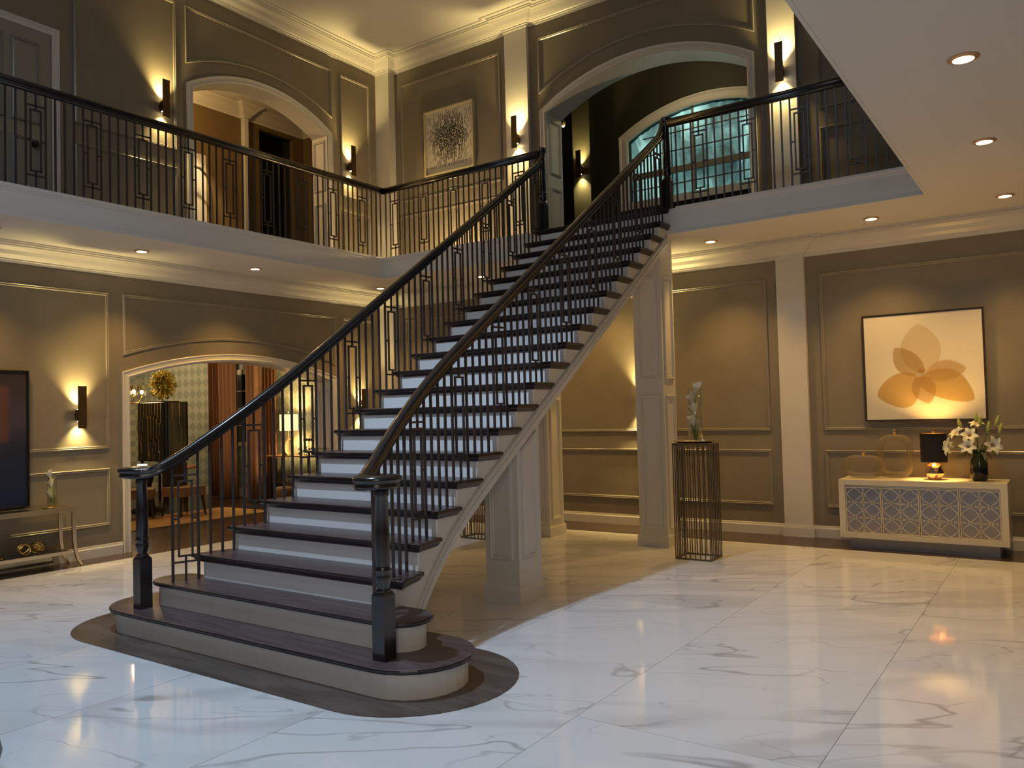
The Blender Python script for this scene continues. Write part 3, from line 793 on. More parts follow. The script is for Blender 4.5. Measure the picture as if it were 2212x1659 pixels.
# ------------------------------------------------------------ fretwork sideboard
CB = (-2.125, -.535, 9.34, 9.86, .115, .745)   # x0 x1 y0 y1 z0 z1
x0, x1, y0, y1, z0, z1 = CB
t = thing('sideboard', 'low ivory sideboard with circle fretwork over mirrored doors', 'sideboard', ((x0+x1)/2, (y0+y1)/2, 0))
simple('ivory', (0.72, 0.64, 0.50), .35)
simple('plinth_grey', (0.30, 0.30, 0.33), .3, metal=.4)
fw = .062
mb = MB(); mb.box(x0, x1, y0, y1, z1-.055, z1); mb.box(x0, x1, y0, y1, z0, z0+.055); mb.box(x0, x0+fw, y0, y1, z0+.055, z1-.055); mb.box(x1-fw, x1, y0, y1, z0+.055, z1-.055); mb.box(x0+fw, x1-fw, y1-.02, y1, z0+.055, z1-.055)
mb.obj('body', 'ivory', t)
MB().box(x0+.09, x1-.09, y0+.07, y1-.05, 0, z0).obj('plinth', 'plinth_grey', t)
ax, bx = x0+fw, x1-fw; az, bz = z0+.055, z1-.055
MB().box(ax, bx, y0+.012, y0+.03, bz-.022, bz).obj('rail', 'champagne', t)
bz -= .022
dwid = (bx-ax)/4
for i in range(4):
    d0, d1 = ax+dwid*i+.003, ax+dwid*(i+1)-.003
    dr_ = MB().box(d0, d1, y0+.030, y0+.045, az+.003, bz-.003).obj('door', 'mirror', t)
    mb = MB(); e_ = .009
    for q in ((d0, d0+e_, az+.003, bz-.003), (d1-e_, d1, az+.003, bz-.003), (d0+e_, d1-e_, az+.003, az+.003+e_), (d0+e_, d1-e_, bz-.003-e_, bz-.003)):
        mb.box(q[0], q[1], y0+.016, y0+.030, q[2], q[3])
    pw = (d1-d0)/2; ph = (bz-az)/3; tw = .0032
    for ci in range(-1, 4):
        for cj in range(-1, 5):
            ccx, ccz = d0+pw*ci, az+ph*cj; seg = 56; prev = None
            for k in range(seg+1):
                a_ = 2*PI*k/seg; px, pz = ccx+pw*1.05*math.cos(a_), ccz+ph*1.05*math.sin(a_)
                ins = d0+.004 < px < d1-.004 and az+.006 < pz < bz-.006
                if ins and prev is not None:
                    (qx, qz, qa) = prev; c1, s1, c0, s0 = math.cos(a_), math.sin(a_), math.cos(qa), math.sin(qa)
                    P4 = [(qx-tw*c0, qz-tw*s0), (qx+tw*c0, qz+tw*s0), (px+tw*c1, pz+tw*s1), (px-tw*c1, pz-tw*s1)]
                    mb.prism(P4, lambda u, v, h: (u, h, v), y0+.019, y0+.029)
                prev = (px, pz, a_) if ins else None
    mb.obj('fretwork', 'ivory', dr_)

# table lamp with black drum shade
t = thing('table_lamp', 'lit table lamp with a black drum shade and faceted rose gold foot', 'lamp', (-1.205, 9.60, .745))
lx, ly = -1.205, 9.60
mb = MB(); rr = [(.060, 0, 0), (.098, .070, .5), (.072, .150, 0), (.034, .178, .5)]
rings = []
for r_, z, ph_ in rr:
    rings.append([(lx+r_*math.cos(2*PI*(i+ph_)/6+.3), ly+r_*math.sin(2*PI*(i+ph_)/6+.3), .746+z) for i in range(6)])
mb.loft(rings); bmesh.ops.triangulate(mb.bm, faces=mb.bm.faces); mb.obj('foot', 'rose_gold', t)
MB().lathe([(.012, .15), (.012, .33), (.001, .33)], lx, ly, n=12, cz=.746).obj('stem', 'gold', t)
mb = MB(); mb.lathe([(.128, .935), (.128, 1.238)], lx, ly, n=40, caps=False); sh = mb.obj('lamp_shade', 'shade_black', t, fix=False)
mb = MB(); mb.lathe([(.1255, 1.238), (.1255, .935)], lx, ly, n=40, caps=False); mb.obj('shade_lining', 'shade_gold', sh, fix=False)
mb = MB(); mb.lathe([(.1255, 1.236), (.1285, 1.236), (.1285, 1.2395), (.1255, 1.2395), (.1255, 1.236)], lx, ly, n=40, caps=False); mb.obj('shade_rim', 'shade_black', sh)
mb = MB(); mb.sphere((lx, ly, 1.12), .034); mb.obj('bulb', 'lamp_glow', t)
MB().lathe([(.001, 1.225), (.006, 1.225), (.012, 1.245), (.005, 1.262), (.001, 1.263)], lx, ly, n=10).obj('finial', 'gold', t)
add_light('lamp_up', 'SPOT', (lx, ly, 1.185), 26, (1, .58, .14), aim=(0, 0, 1), cone=125, blend=.6, radius=.03)
add_light('lamp_down', 'SPOT', (lx, ly-.04, 1.05), 22, (1, .58, .14), aim=(0, 0, -1), cone=125, blend=.5, radius=.03)

# vase of lilies
vx, vy = -.79, 9.58
t = thing('green_vase', 'dark green glazed bottle vase holding white lilies', 'vase', (vx, vy, .745))
MB().lathe([(.001, 0), (.058, 0), (.080, .03), (.082, .10), (.080, .19), (.072, .225), (.050, .255), (.048, .275), (.056, .292), (.050, .292), (.044, .275), (.044, .26), (.001, .25)], vx, vy, n=28, cz=.746).obj('body', 'green_glaze', t)
t = thing('lily_bouquet', 'bouquet of open white lilies, buds and dark leaves in the green vase', 'flowers', (vx, vy, 1.0))
def lily(mb, c_, d, r_, op=.75):
    d = Vector(d).normalized(); a = d.orthogonal().normalized(); bb = d.cross(a)
    for i in range(6):
        th = 2*PI*i/6+(.15 if i % 2 else 0); rad = a*math.cos(th)+bb*math.sin(th); tan = d.cross(rad)
        rows = []
        for s, wv, hgt, out in ((0, .12, 0, .03), (.3, .30, .42, .14), (.6, .36, .62, .42), (.85, .22, .62, .78), (1, .02, .50, 1.0)):
            p = Vector(c_)+d*hgt*r_+rad*out*r_*op*1.2
            rows.append([p-tan*wv*r_*.75+d*.05*r_, p-d*.03*r_, p+tan*wv*r_*.75+d*.05*r_])
        mb.loft(rows, closed=False, caps=False, smooth=True)
fl_pos = [((-1.0, 9.47, 1.10), (-.9, -.6, .15), .115), ((-.86, 9.43, 1.10), (-.1, -1, .25), .10), ((-.86, 9.50, 1.20), (.1, -.9, .5), .10), ((-.67, 9.45, 1.12), (.6, -1, .1), .11), ((-.95, 9.52, 1.21), (-.6, -.5, .8), .10), ((-.80, 9.58, 1.29), (0, -.4, 1), .09)]
for c_, d, r_ in fl_pos:
    mb = MB(); lily(mb, c_, d, r_); bl = mb.obj('lily_bloom', 'petal', t, fix=False)
    mb = MB(); dv = Vector(d).normalized()
    for i in range(5):
        a_ = dv.orthogonal().normalized(); q = Matrix.Rotation(2*PI*i/5, 3, dv) @ a_
        mb.tube([Vector(c_), Vector(c_)+dv*.06+q*.018], .0022, 5)
    mb.obj('stamens', 'stamen', bl)
for i, (bxx, byy, bz0, lean) in enumerate([(-.93, 9.55, 1.27, -.05), (-.80, 9.6, 1.33, 0), (-.765, 9.56, 1.30, .01), (-.70, 9.56, 1.24, .03), (-.60, 9.55, 1.22, .05), (-.63, 9.57, 1.30, .06)]):
    mb = MB(); q = [Vector((bxx+lean*s*.6, byy, bz0+s*.125)) for s in (0, .25, .5, .8, 1)]; mb.tube(q, [.008, .017, .020, .013, .003], 8); mb.obj('lily_bud', 'bud', t)
mb = MB()
for c_, d, r_ in fl_pos: mb.tube([(vx, vy, 1.02), ((vx+c_[0])/2, (vy+c_[1])/2, 1.10), c_], .004, 6)
for bxx, byy, bz0 in ((-.93, 9.55, 1.27), (-.80, 9.6, 1.33), (-.70, 9.56, 1.24), (-.60, 9.55, 1.22)): mb.tube([(vx, vy, 1.02), (bxx, byy, bz0)], .0035, 6)
mb.obj('stems', 'leaf', t)
for i in range(22):
    a_ = 2*PI*i/22+random.uniform(-.1, .1); ln = random.uniform(.13, .25); el = random.uniform(-.25, .5)
    mb = MB(); rows = []
    for s in (0, .3, .6, 1):
        p = Vector((vx+math.cos(a_)*(.03+ln*s), vy+math.sin(a_)*(.03+ln*s)*.75, 1.04+ln*el*s+.03*math.sin(PI*s)-.05*s*s)); tn = Vector((-math.sin(a_), math.cos(a_), 0)); wv = .016*math.sin(PI*min(.97, s*.85+.12))
        rows.append([p-tn*wv, p+Vector((0, 0, -.003)), p+tn*wv])
    mb.loft(rows, closed=False, caps=False); mb.obj('leaf', 'leaf', t, fix=False)

# two open-ring glass bottles
def ring_bottle(label, cx, cz, hw, hh, y, r_, p_=2.6):
    t = thing('ring_bottle', label, 'glass ornament', (cx, y, .745))
    pts = []
    for i in range(48):
        a_ = 2*PI*i/48; c_, s_ = math.cos(a_), math.sin(a_)
        pts.append((cx+hw*math.copysign(abs(c_)**(2/p_), c_), y, cz+hh*math.copysign(abs(s_)**(2/p_), s_)))
    mb = MB(); mb.tube(pts, r_, 12, closed=True); mb.obj('ring', 'gilt_glass', t)
    MB().lathe([(.016, -.02), (.014, .012), (.018, .016), (.018, .02), (.001, .02)], cx, y, n=14, cz=cz+hh+r_).obj('neck', 'gold', t)
    mb = MB(); mb.sphere((cx, y, cz+hh+r_+.038), .019); mb.obj('stopper', 'gilt_glass', t)
ring_bottle('low wide ring-shaped amber glass bottle at the left end of the sideboard', -1.90, .876, .180, .096, 9.56, .031, 3.6)
ring_bottle('tall ring-shaped amber glass bottle behind the low one, left of the lamp', -1.60, .987, .150, .205, 9.70, .033, 3.8)

# ------------------------------------------------------------ abstract picture upstairs
t = thing('abstract_picture', 'square picture of broken black vertical lines bulging around a centre, pale box frame, upstairs', 'picture', (-7.945, 9.93, 5.41))
MB().box(-8.43, -7.46, 9.905, 9.93, 5.425, 6.45).obj('backing', 'canvas', t)
mb = MB(); sweep(mb, [(-8.445, 5.41), (-7.445, 5.41), (-7.445, 6.465), (-8.445, 6.465)], [(0, 0), (0, .07), (.022, .07), (.022, 0)], mapB); simple('pale_gold', (.62, .54, .34), .4, metal=.2); mb.obj('frame', 'pale_gold', t)
mb = MB(); rnd = random.Random(3)
ctx, ctz = -7.945, 5.95
for i in range(44):
    u = -.45+.90*i/43
    z = 5.52
    while z < 6.40:
        v = (z-ctz)
        rr_ = math.hypot(u/.30, v/.36)
        ln = rnd.uniform(.03, .08); dens = max(.06, 1.25-rr_*.75)
        if rnd.random() < .35+.8*dens and z > 5.5+.035*math.cos(i*.5)*0:
            th_ = .0026+.0115*max(0, 1-rr_*.7)*rnd.uniform(.6, 1)
            def bx_(uu, vv):
                r2 = math.hypot(uu, vv); k_ = 1+.22*math.exp(-(r2/.26)**2); return ctx+uu*k_+.004*math.sin(vv*60+i)
            a0, a1 = bx_(u, v), bx_(u, v+ln)
            mb.loft([[(a0-th_, 9.9035, z), (a0+th_, 9.9035, z), (a0+th_, 9.9055, z), (a0-th_, 9.9055, z)], [(a1-th_, 9.9035, z+ln), (a1+th_, 9.9035, z+ln), (a1+th_, 9.9055, z+ln), (a1-th_, 9.9055, z+ln)]])
        z += ln+rnd.uniform(.002, .02)
lines = mb.obj('painted_lines', 'black', t); lines['kind'] = 'stuff'

# ------------------------------------------------------------ wire pedestals
def pedestal(label, x0, x1, y0, y1, top):
    t = thing('wire_pedestal', label, 'pedestal', ((x0+x1)/2, (y0+y1)/2, 0))
    mb = MB(); s = .008
    for z in (.008, top-.02):
        for q in ((x0, x1, y0-s, y0+s), (x0, x1, y1-s, y1+s), (x0-s, x0+s, y0, y1), (x1-s, x1+s, y0, y1)): mb.box(q[0], q[1], q[2], q[3], z-s, z+s)
    mb.obj('frame', 'bronze_dark', t)
    MB().box(x0-s, x1+s, y0-s, y1+s, top-.012, top-.004).obj('top_plate', 'bronze', t)
    n = 7; bw = .0048
    me = None
    for i in range(n+1):
        for (px, py) in ((x0+(x1-x0)*i/n, y0), (x0+(x1-x0)*i/n, y1), (x0, y0+(y1-y0)*i/n), (x1, y0+(y1-y0)*i/n)):
            if i in (0, n) and px in (x0, x1) and py not in (y0, y1): continue
            if i == 0 and (px, py) != (x0, y0) and py == y0 and px == x0: continue
            k_ = (round(px, 4), round(py, 4))
            if k_ in done.setdefault(label, set()): continue
            done[label].add(k_)
            if me is None:
                o = MB().box(-bw, bw, -bw, bw, 0, 1).obj('rod', 'bronze_dark', None); me = o.data
            else: o = bpy.data.objects.new('rod', me); COL.objects.link(o)
            o.parent = t; o.location = Vector((px, py, .012))-Vector(t.location); o.scale = (1, 1, top-.03)
    return t
done = {}
pedestal('tall bronze wire pedestal carrying the tray and calla lily vase, right of the landing post', -3.45, -3.07, 7.92, 8.24, 1.213)
pedestal('bronze wire pedestal seen in the gap under the stair', -6.40, -6.02, 8.02, 8.34, 1.213)
px_, py_ = -3.26, 8.06
t = thing('metal_tray', 'thin silvery leaf-shaped tray on the wire pedestal', 'tray', (px_, py_, 1.21))
mb = MB(); ring = [(px_+.205*math.cos(2*PI*i/28)*(1+.08*math.cos(4*PI*i/28)), py_+.13*math.sin(2*PI*i/28)) for i in range(28)]
stack(mb, ring, [(.03, 1.210), (0, 1.224), (0, 1.228), (.03, 1.216)]); mb.obj('dish', 'champagne', t)
def vase_callas(label, x, y, z, h, r_, lab2, nfl, seed):
    t = thing('glass_vase', label, 'vase', (x, y, z))
    mb = MB(); mb.lathe([(.001, 0), (r_, 0), (r_, h), (r_-.004, h), (r_-.004, .02), (.001, .02)], x, y, n=28, cz=z); mb.obj('cylinder', 'clear_glass', t)
    t = thing('calla_lilies', lab2, 'flowers', (x, y, z+.02)); rn = random.Random(seed)
    for i in range(nfl):
        zz = z+h*(.30+.58*i/max(1, nfl-1)); sx = (-1 if i % 2 == 0 else 1)
        base = Vector((x+sx*.012, y-.01, zz)); tipd = Vector((sx*-.2 if i == 1 else sx*.25, -.1, 1)).normalized()
        a = tipd.orthogonal().normalized(); bb = tipd.cross(a); rows = []
        for s, rad in ((0, .004), (.3, .012), (.6, .021), (.85, .031), (1, .036)):
            row = []
            for k in range(10):
                th_ = 2*PI*k/10; ext = (.055 if s == 1 else 0)*max(0, math.cos(th_))
                row.append(base+tipd*(.11*s*h/.57+ext*.6)+ (a*math.cos(th_)+bb*math.sin(th_))*min(rad*r_/.05, r_-.010))
            rows.append(row)
        mb = MB(); mb.loft(rows, caps=False, smooth=True); bl = mb.obj('bloom', 'calla', t, fix=False)
        mb = MB(); mb.tube([base+tipd*.02, base+tipd*.10], .004, 6); mb.obj('spadix', 'gold', bl)
        mb = MB(); mb.tube([(x+sx*.006*(i % 3), y+.005*(i % 2), z+.022), (x+sx*.018, y, (z+zz)/2), base], .0055, 6); mb.obj('stem', 'bud', t)
    for i in range(3):
        mb = MB(); rows = []
        for s in (0, .3, .6, 1):
            p = Vector((x+(-.02+.02*i)*s*r_/.05, y+.012*(i-1), z+.025+h*.33*s)); rows.append([p-Vector((.016*math.sin(PI*min(.98, s+.1)), 0, 0)), p+Vector((.016*math.sin(PI*min(.98, s+.1)), .003, 0))])
        mb.loft(rows, closed=False, caps=False); mb.obj('leaf', 'leaf', t, fix=False)
vase_callas('tall clear glass cylinder vase on the tray of the wire pedestal', -3.245, 8.06, 1.2165, .57, .074, 'white calla lilies standing inside the tall glass cylinder', 4, 1)
t = thing('river_stone', 'small pale stone lying by the foot of the glass vase', 'stone', (-3.13, 7.98, 1.22))
mb = MB(); mb.sphere((-3.135, 7.985, 1.232), .018, 10, 7, 1, .8, .75); mb.obj('stone', 'white_ceramic', t)

# ------------------------------------------------------------ mirrored console at left
t = thing('mirrored_console', 'champagne metal console table with saber legs and mirrored shelves under the blue painting', 'console table', (-9.2, 3.6, 0))
cy0, cy1, cx0, cx1, ct = 2.5, 4.57, -9.40, -9.06, .665
mb = MB(); mb.box(cx1-.035, cx1, cy0, cy1, ct-.055, ct); mb.box(cx0, cx0+.035, cy0, cy1, ct-.055, ct); mb.box(cx0+.035, cx1-.035, cy0, cy0+.045, ct-.055, ct); mb.box(cx0+.035, cx1-.035, cy1-.045, cy1, ct-.055, ct)
mb.obj('top_frame', 'champagne', t, bevel=.003)
MB().box(cx0+.035, cx1-.035, cy0+.045, cy1-.045, ct-.012, ct-.004).obj('mirror_top', 'smoked_mirror', t)
MB().box(cx0+.02, cx1-.01, cy0+.06, cy1-.06, .170, .185).obj('shelf', 'smoked_mirror', t)
mb = MB(); mb.box(cx1-.014, cx1, cy0+.04, cy1-.05, .150, .187); mb.obj('shelf_edge', 'champagne', t)
MB().box(cx0+.01, cx0+.02, cy0+.06, cy1-.10, .03, .14).obj('lower_mirror', 'smoked_mirror', t)
for xx in (cx1-.02, cx0+.02):
    for sgn, yy in ((1, cy1-.02), (-1, cy0+.02)):
        rings = []
        for z, off, wv in ((ct-.05, 0, .022), (.45, -.002, .021), (.30, .0, .018), (.18, .012, .016), (.08, .040, .014), (.0, .085, .013)):
            c_ = yy+sgn*off; rings.append([(xx-.014, c_-wv, z), (xx+.014, c_-wv, z), (xx+.014, c_+wv, z), (xx-.014, c_+wv, z)])
        mb = MB(); mb.loft(rings, smooth=False); mb.obj('leg', 'champagne', t)
# blue painting leaning above it
t = thing('blue_painting', 'tall dark blue abstract painting with a rusty patch, cut off by the left edge', 'picture', (XL, 3.5, .70))
MB().box(XL+.03, XL+.055, 2.75, 4.20, .70, 2.15).obj('canvas', 'painting_blue', t)
mb = MB(); sweep(mb, [(2.73, .68), (4.225, .68), (4.225, 2.17), (2.73, 2.17)], [(0, .005), (0, .07), (.014, .07), (.014, .058), (.02, .056), (.02, .005)], mapL); mb.obj('frame', 'black', t)
vase_callas('small clear glass cylinder vase at the right end of the mirrored console', -9.22, 4.385, .675, .345, .050, 'two calla lilies curled inside the small glass vase on the console', 3, 5)
t = thing('brass_foot', 'low gold disc stand under the small glass vase', 'stand', (-9.22, 4.385, .69))
MB().lathe([(.001, 0), (.075, 0), (.07, .006), (.02, .0095), (.001, .0095)], -9.22, 4.36, n=20, cz=.665).obj('disc', 'gold', t)
# knotted gold ornament on the shelf
t = thing('gold_ornament', 'knotted shiny gold ornament on the lower shelf of the console', 'ornament', (-9.2, 4.15, .25))
rn = random.Random(5)
for i in range(7):
    c_ = Vector((-9.2+rn.uniform(-.03, .03), 4.15+(-.09 if i % 2 else .07)+rn.uniform(-.03, .03), .256+rn.uniform(-.01, .01))); ax_ = Vector((rn.uniform(-1, 1), rn.uniform(-1, 1), rn.uniform(-1, 1))).normalized(); o1 = ax_.orthogonal().normalized(); o2 = ax_.cross(o1)
    mb = MB(); mb.tube([c_+(o1*math.cos(a_)+o2*math.sin(a_))*.055 for a_ in [2*PI*k/18 for k in range(18)]], .008, 8, closed=True); mb.obj('ring', 'gold', t)
t = thing('gold_dish', 'small round gold dish on the lower shelf near the left edge', 'dish', (-9.2, 3.83, .25))
MB().lathe([(.001, 0), (.03, 0), (.05, .012), (.046, .012), (.026, .004), (.001, .004)], -9.18, 3.86, n=20, cz=.1855).obj('bowl', 'gold', t)
# dark outlet by the landing post
t = thing('wall_outlet', 'dark wall outlet plate with pale sockets low behind the right landing post', 'outlet', (-4.79, YB, .42))
MB().box(-4.835, -4.755, YB-.008, YB, .40, .545).obj('plate', 'switch_black', t)
for z in (.435, .49): MB().box(-4.812, -4.778, YB-.011, YB-.008, z, z+.03).obj('socket', 'outlet_white', t)
# planter cut off at the lower left
t = thing('black_planter', 'black rounded planter cut off at the bottom left corner', 'planter', (-4.17, 1.57, 0))
mb = MB(); mb.lathe([(.001, 0), (.11, 0), (.155, .04), (.17, .10), (.155, .17), (.13, .20), (.12, .20), (.001, .18)], -4.17, 1.57, n=28); mb.obj('pot', 'black_gloss', t)

# ------------------------------------------------------------ dining room beyond the left arch
YD, XD = 10.25, -17.5
MB().box(XD-.1, -9.78, 2.6, YD+.1, -.12, 0).obj('floor', 'floor_wood', kind='structure')
dw = MB().box(XD, -9.78, YD, YD+.1, 0, 3.3).obj('wall_back', 'wallpaper', kind='structure')
MB().box(XD-.1, XD, 2.6, YD, 0, 3.3).obj('wall_left', 'wallpaper', kind='structure')
MB().box(XD-.1, -9.78, 2.5, 2.6, 0, 3.3).obj('wall_front', 'wallpaper', kind='structure')
MB().box(XD-.1, -9.78, 2.5, YD+.1, 3.3, 3.4).obj('ceiling', 'ceiling', kind='structure')
MB().box(XD, -9.78, YD-.02, YD, 0, .16).obj('baseboard_back', 'trim', kind='structure')
MB().box(-12.45, -11.10, 3.5, 8.85, .001, .012).obj('dining_rug', 'rug')
tag(bpy.data.objects['dining_rug'], 'golden tan rug on the dark floor of the dining room', 'rug')
# window with dark panes
wn = MB().box(-14.10, -13.30, YD-.03, YD, 1.02, 2.56).obj('window_1', 'trim', kind='structure')
for i, (a, b_) in enumerate(((-14.04, -13.87), (-13.845, -13.60))):
    for j in range(4):
        MB().box(a, b_, YD-.036, YD-.030, 1.10+.345*j, 1.10+.345*j+.325).obj('pane', 'night_pane', wn)
# curtains
def curtain(label, xa, xb, y, mat, n, amp, seed, group='dining room curtains'):
    rn = random.Random(seed); mb = MB(); N_ = n*8; rows = []
    for z in (0.01, .8, 1.7, 2.6, 3.2):
        k_ = 1+.05*math.sin(z*2+seed)
        rows.append([(xa+(xb-xa)*i/N_, y-amp*k_*(.5+.5*math.sin(2*PI*i/8+.5*math.sin(i*.31+seed)))-.01*math.sin(i*.9), z) for i in range(N_+1)])
    back = [[(p[0], p[1]+.012, p[2]) for p in r_] for r_ in rows]
    mb.loft([r_+b_[::-1] for r_, b_ in zip(rows, back)], smooth=True)
    o = mb.obj('curtain', mat); return tag(o, label, 'curtain')
curtain('rust brown curtain panel nearest the black bar cabinet', -14.50, -14.03, 10.08, 'curtain_rust', 4, .10, 1)
curtain('pale copper curtain panel just left of the dark window', -14.06, -13.58, 10.0, 'curtain_tan', 4, .09, 2)
curtain('copper curtain panel just right of the dark window', -13.20, -12.82, 10.0, 'curtain_tan', 3, .09, 3)
curtain('rust curtain panel right of the window, nearest the lamp table', -12.83, -12.48, 10.10, 'curtain_rust', 4, .10, 4)
# bar cabinet
t = thing('bar_cabinet', 'black lacquered bar cabinet with zigzag gold lines on tall legs', 'cabinet', (-14.46, 8.95, 0))
mb = MB(); r_ = .06; ring = []
for cxx, cyy, a0 in ((-13.97-r_, 8.70+r_, -90), (-13.97-r_, 9.20-r_, 0), (-14.95+r_, 9.20-r_, 90), (-14.95+r_, 8.70+r_, 180)):
    for k in range(5): a_ = math.radians(a0+90*k/4); ring.append((cxx+r_*math.cos(a_), cyy+r_*math.sin(a_)))
stack(mb, ring, [(0, .80), (0, 1.915), (.01, 1.925)]); mb.obj('body', 'black_gloss', t)
MB().box(-14.75, -14.15, 8.80, 9.10, 1.925, 1.945).obj('top_slab', 'black_gloss', t)
for xx in (-14.88, -14.04):
    for yy in (8.77, 9.13): MB().box(xx-.02, xx+.02, yy-.02, yy+.02, 0, .80).obj('leg', 'black', t)
rn = random.Random(9)
for i in range(9):
    u = -14.88+.095*i; z = 1.90; pts = [(u, 8.697, z)]
    while z > .84:
        z -= rn.uniform(.18, .42); z = max(z, .82); pts.append((u, 8.697, z))
        if z > .9 and rn.random() < .75: u += rn.choice((-1, 1))*.04; z -= .05; pts.append((u, 8.697, z))
    mb = MB(); mb.tube(pts, .0065, 4, smooth=False); mb.obj('gold_line', 'gold', t)
    q = pts[min(2, len(pts)-1)]; mb = MB(); mb.face([(q[0]-.03, 8.694, q[2]+.02), (q[0]+.004, 8.694, q[2]+.03), (q[0]+.006, 8.694, q[2]-.02)]); mb.obj('gold_chip', 'gold_green', t, fix=False)
for i in range(2):
    u = 8.84+.15*i; mb = MB(); mb.tube([(-13.967, u, 1.90), (-13.967, u, 1.60-.1*i), (-13.967, u+.035, 1.55-.1*i), (-13.967, u+.035, .84)], .0035, 4, smooth=False); mb.obj('gold_line', 'gold', t)
# coral sculpture on the cabinet
t = thing('gold_coral', 'spiky gold coral-like sculpture standing on the black bar cabinet', 'sculpture', (-14.45, 8.95, 1.945))
mb = MB(); mb.tube([(-14.45, 8.95, 1.946), (-14.45, 8.95, 2.08)], .012, 8); mb.lathe([(.001, 0), (.05, 0), (.045, .012), (.001, .014)], -14.45, 8.95, n=14, cz=1.9455); mb.obj('stand', 'bronze', t)
mb = MB(); cc = Vector((-14.45, 8.95, 2.27)); rn = random.Random(4)
for i in range(230):
    d = Vector((rn.gauss(0, 1), rn.gauss(0, 1), rn.gauss(0, 1))).normalized(); d2 = (d+Vector((rn.uniform(-.5, .5), rn.uniform(-.5, .5), rn.uniform(-.5, .5)))).normalized()
    p0 = cc+Vector((d.x*.12, d.y*.12, d.z*.16)); mb.tube([p0-d*.03, p0+d2*.045, p0+d*.075+d2*.04, p0+d*.06+d2*.09], [.015, .013, .011, .006], 5)
mb.obj('branches', 'gold_green', t)['kind'] = 'stuff'
# round table with chairs
t = thing('dining_table', 'round dining table with a warm wood top, partly hidden behind the left newel', 'table', (-13.35, 8.0, 0))
simple('table_wood', (.35, .17, .06), .25)
MB().lathe([(.001, 0), (.80, 0), (.82, .015), (.82, .03), (.80, .04), (.001, .04)], -13.35, 7.95, n=48, cz=.72).obj('top', 'table_wood', t)
MB().lathe([(.001, 0), (.32, 0), (.30, .03), (.10, .08), (.07, .4), (.14, .70), (.001, .72)], -13.35, 7.95, n=28).obj('pedestal', 'chair_dark', t)
t = thing('white_box', 'small white box with an added glow standing on the dining table beside the left newel', 'box', (-12.70, 7.50, .76))
MB().box(-12.82, -12.66, 7.47, 7.55, .76, .86).obj('box', 'glow_white', t, bevel=.006)
def chair():
    t = thing('dining_chair', '', 'chair', world=False)
    mb = MB(); mb.box(-.24, .24, -.24, .24, .32, .47); mb.obj('seat', 'chair_fabric', t, bevel=.02)
    mb = MB(); mb.loft([[(x_, .20+b_, z) for x_, b_ in ((-.22, 0), (.22, 0), (.22, .05), (-.22, .05))] for z, in ((.46,), (.85,))]); mb.obj('backrest', 'chair_dark', t, bevel=.015)
    for sx in (-1, 1):
        for sy in (-1, 1):
            mb = MB(); mb.loft([[(sx*(.20+o_)+a*r_, sy*(.20+o_)+b_*r_, z) for a, b_ in ((-1, -1), (1, -1), (1, 1), (-1, 1))] for z, o_, r_ in ((0, .035, .011), (.33, 0, .02))]); mb.obj('leg', 'chair_dark', t)
    return t
for (x, y, rz, lab) in ((-12.42, 7.25, -.6, 'dining chair with tan seat nearest the left newel, legs showing under the rail'), (-12.05, 7.82, -1.5, 'dining chair right of the nearest one, behind the first iron motif'), (-12.95, 6.85, -.1, 'dining chair at the far left, behind the arch casing edge'), (-14.1, 7.1, .6, 'dining chair behind the table at far left')):
    c_ = chair(); c_.location = (x, y, .012 if x > -12.5 else 0); c_.rotation_euler = (0, 0, rz+PI); c_['label'] = lab; c_['group'] = 'dining chairs'
# chandelier arm at the arch edge
t = thing('crystal_chandelier', 'gold chandelier arm with crystal shade and glowing bulb at the left edge of the arch', 'chandelier', (-12.85, 7.2, 3.3))
mb = MB(); mb.tube([(-12.85, 7.2, 3.299), (-12.85, 7.2, 1.95)], .012, 8); mb.lathe([(.001, 0), (.07, 0), (.03, .05), (.001, .06)], -12.85, 7.2, n=16, cz=1.90); mb.obj('stem', 'gold', t)
for i in range(6):
    a_ = 2*PI*i/6+.15; dx_, dy_ = math.cos(a_), math.sin(a_)
    mb = MB(); mb.tube([(-12.85+dx_*q, 7.2+dy_*q, z) for q, z in ((0, 1.96), (.14, 1.88), (.28, 1.88), (.33, 1.96), (.33, 2.0))], .009, 8); ar = mb.obj('arm', 'gold', t)
    mb = MB(); mb.sphere((-12.85+dx_*.33, 7.2+dy_*.33, 2.06), .022, 8, 6, 1, 1, 1.7); mb.obj('bulb', 'lamp_glow', ar)
    mb = MB(); mb.lathe([(.055, 0), (.06, .17)], -12.85+dx_*.33, 7.2+dy_*.33, n=14, caps=False, cz=2.0); mb.obj('crystal_shade', 'amber_glass', ar, fix=False)
add_light('chandelier_light', 'POINT', (-12.85, 7.2, 2.45), 55, (1, .60, .26), radius=.2)
add_light('dining_fill', 'POINT', (-15.6, 8.6, 2.7), 45, (1, .66, .34), radius=.15)
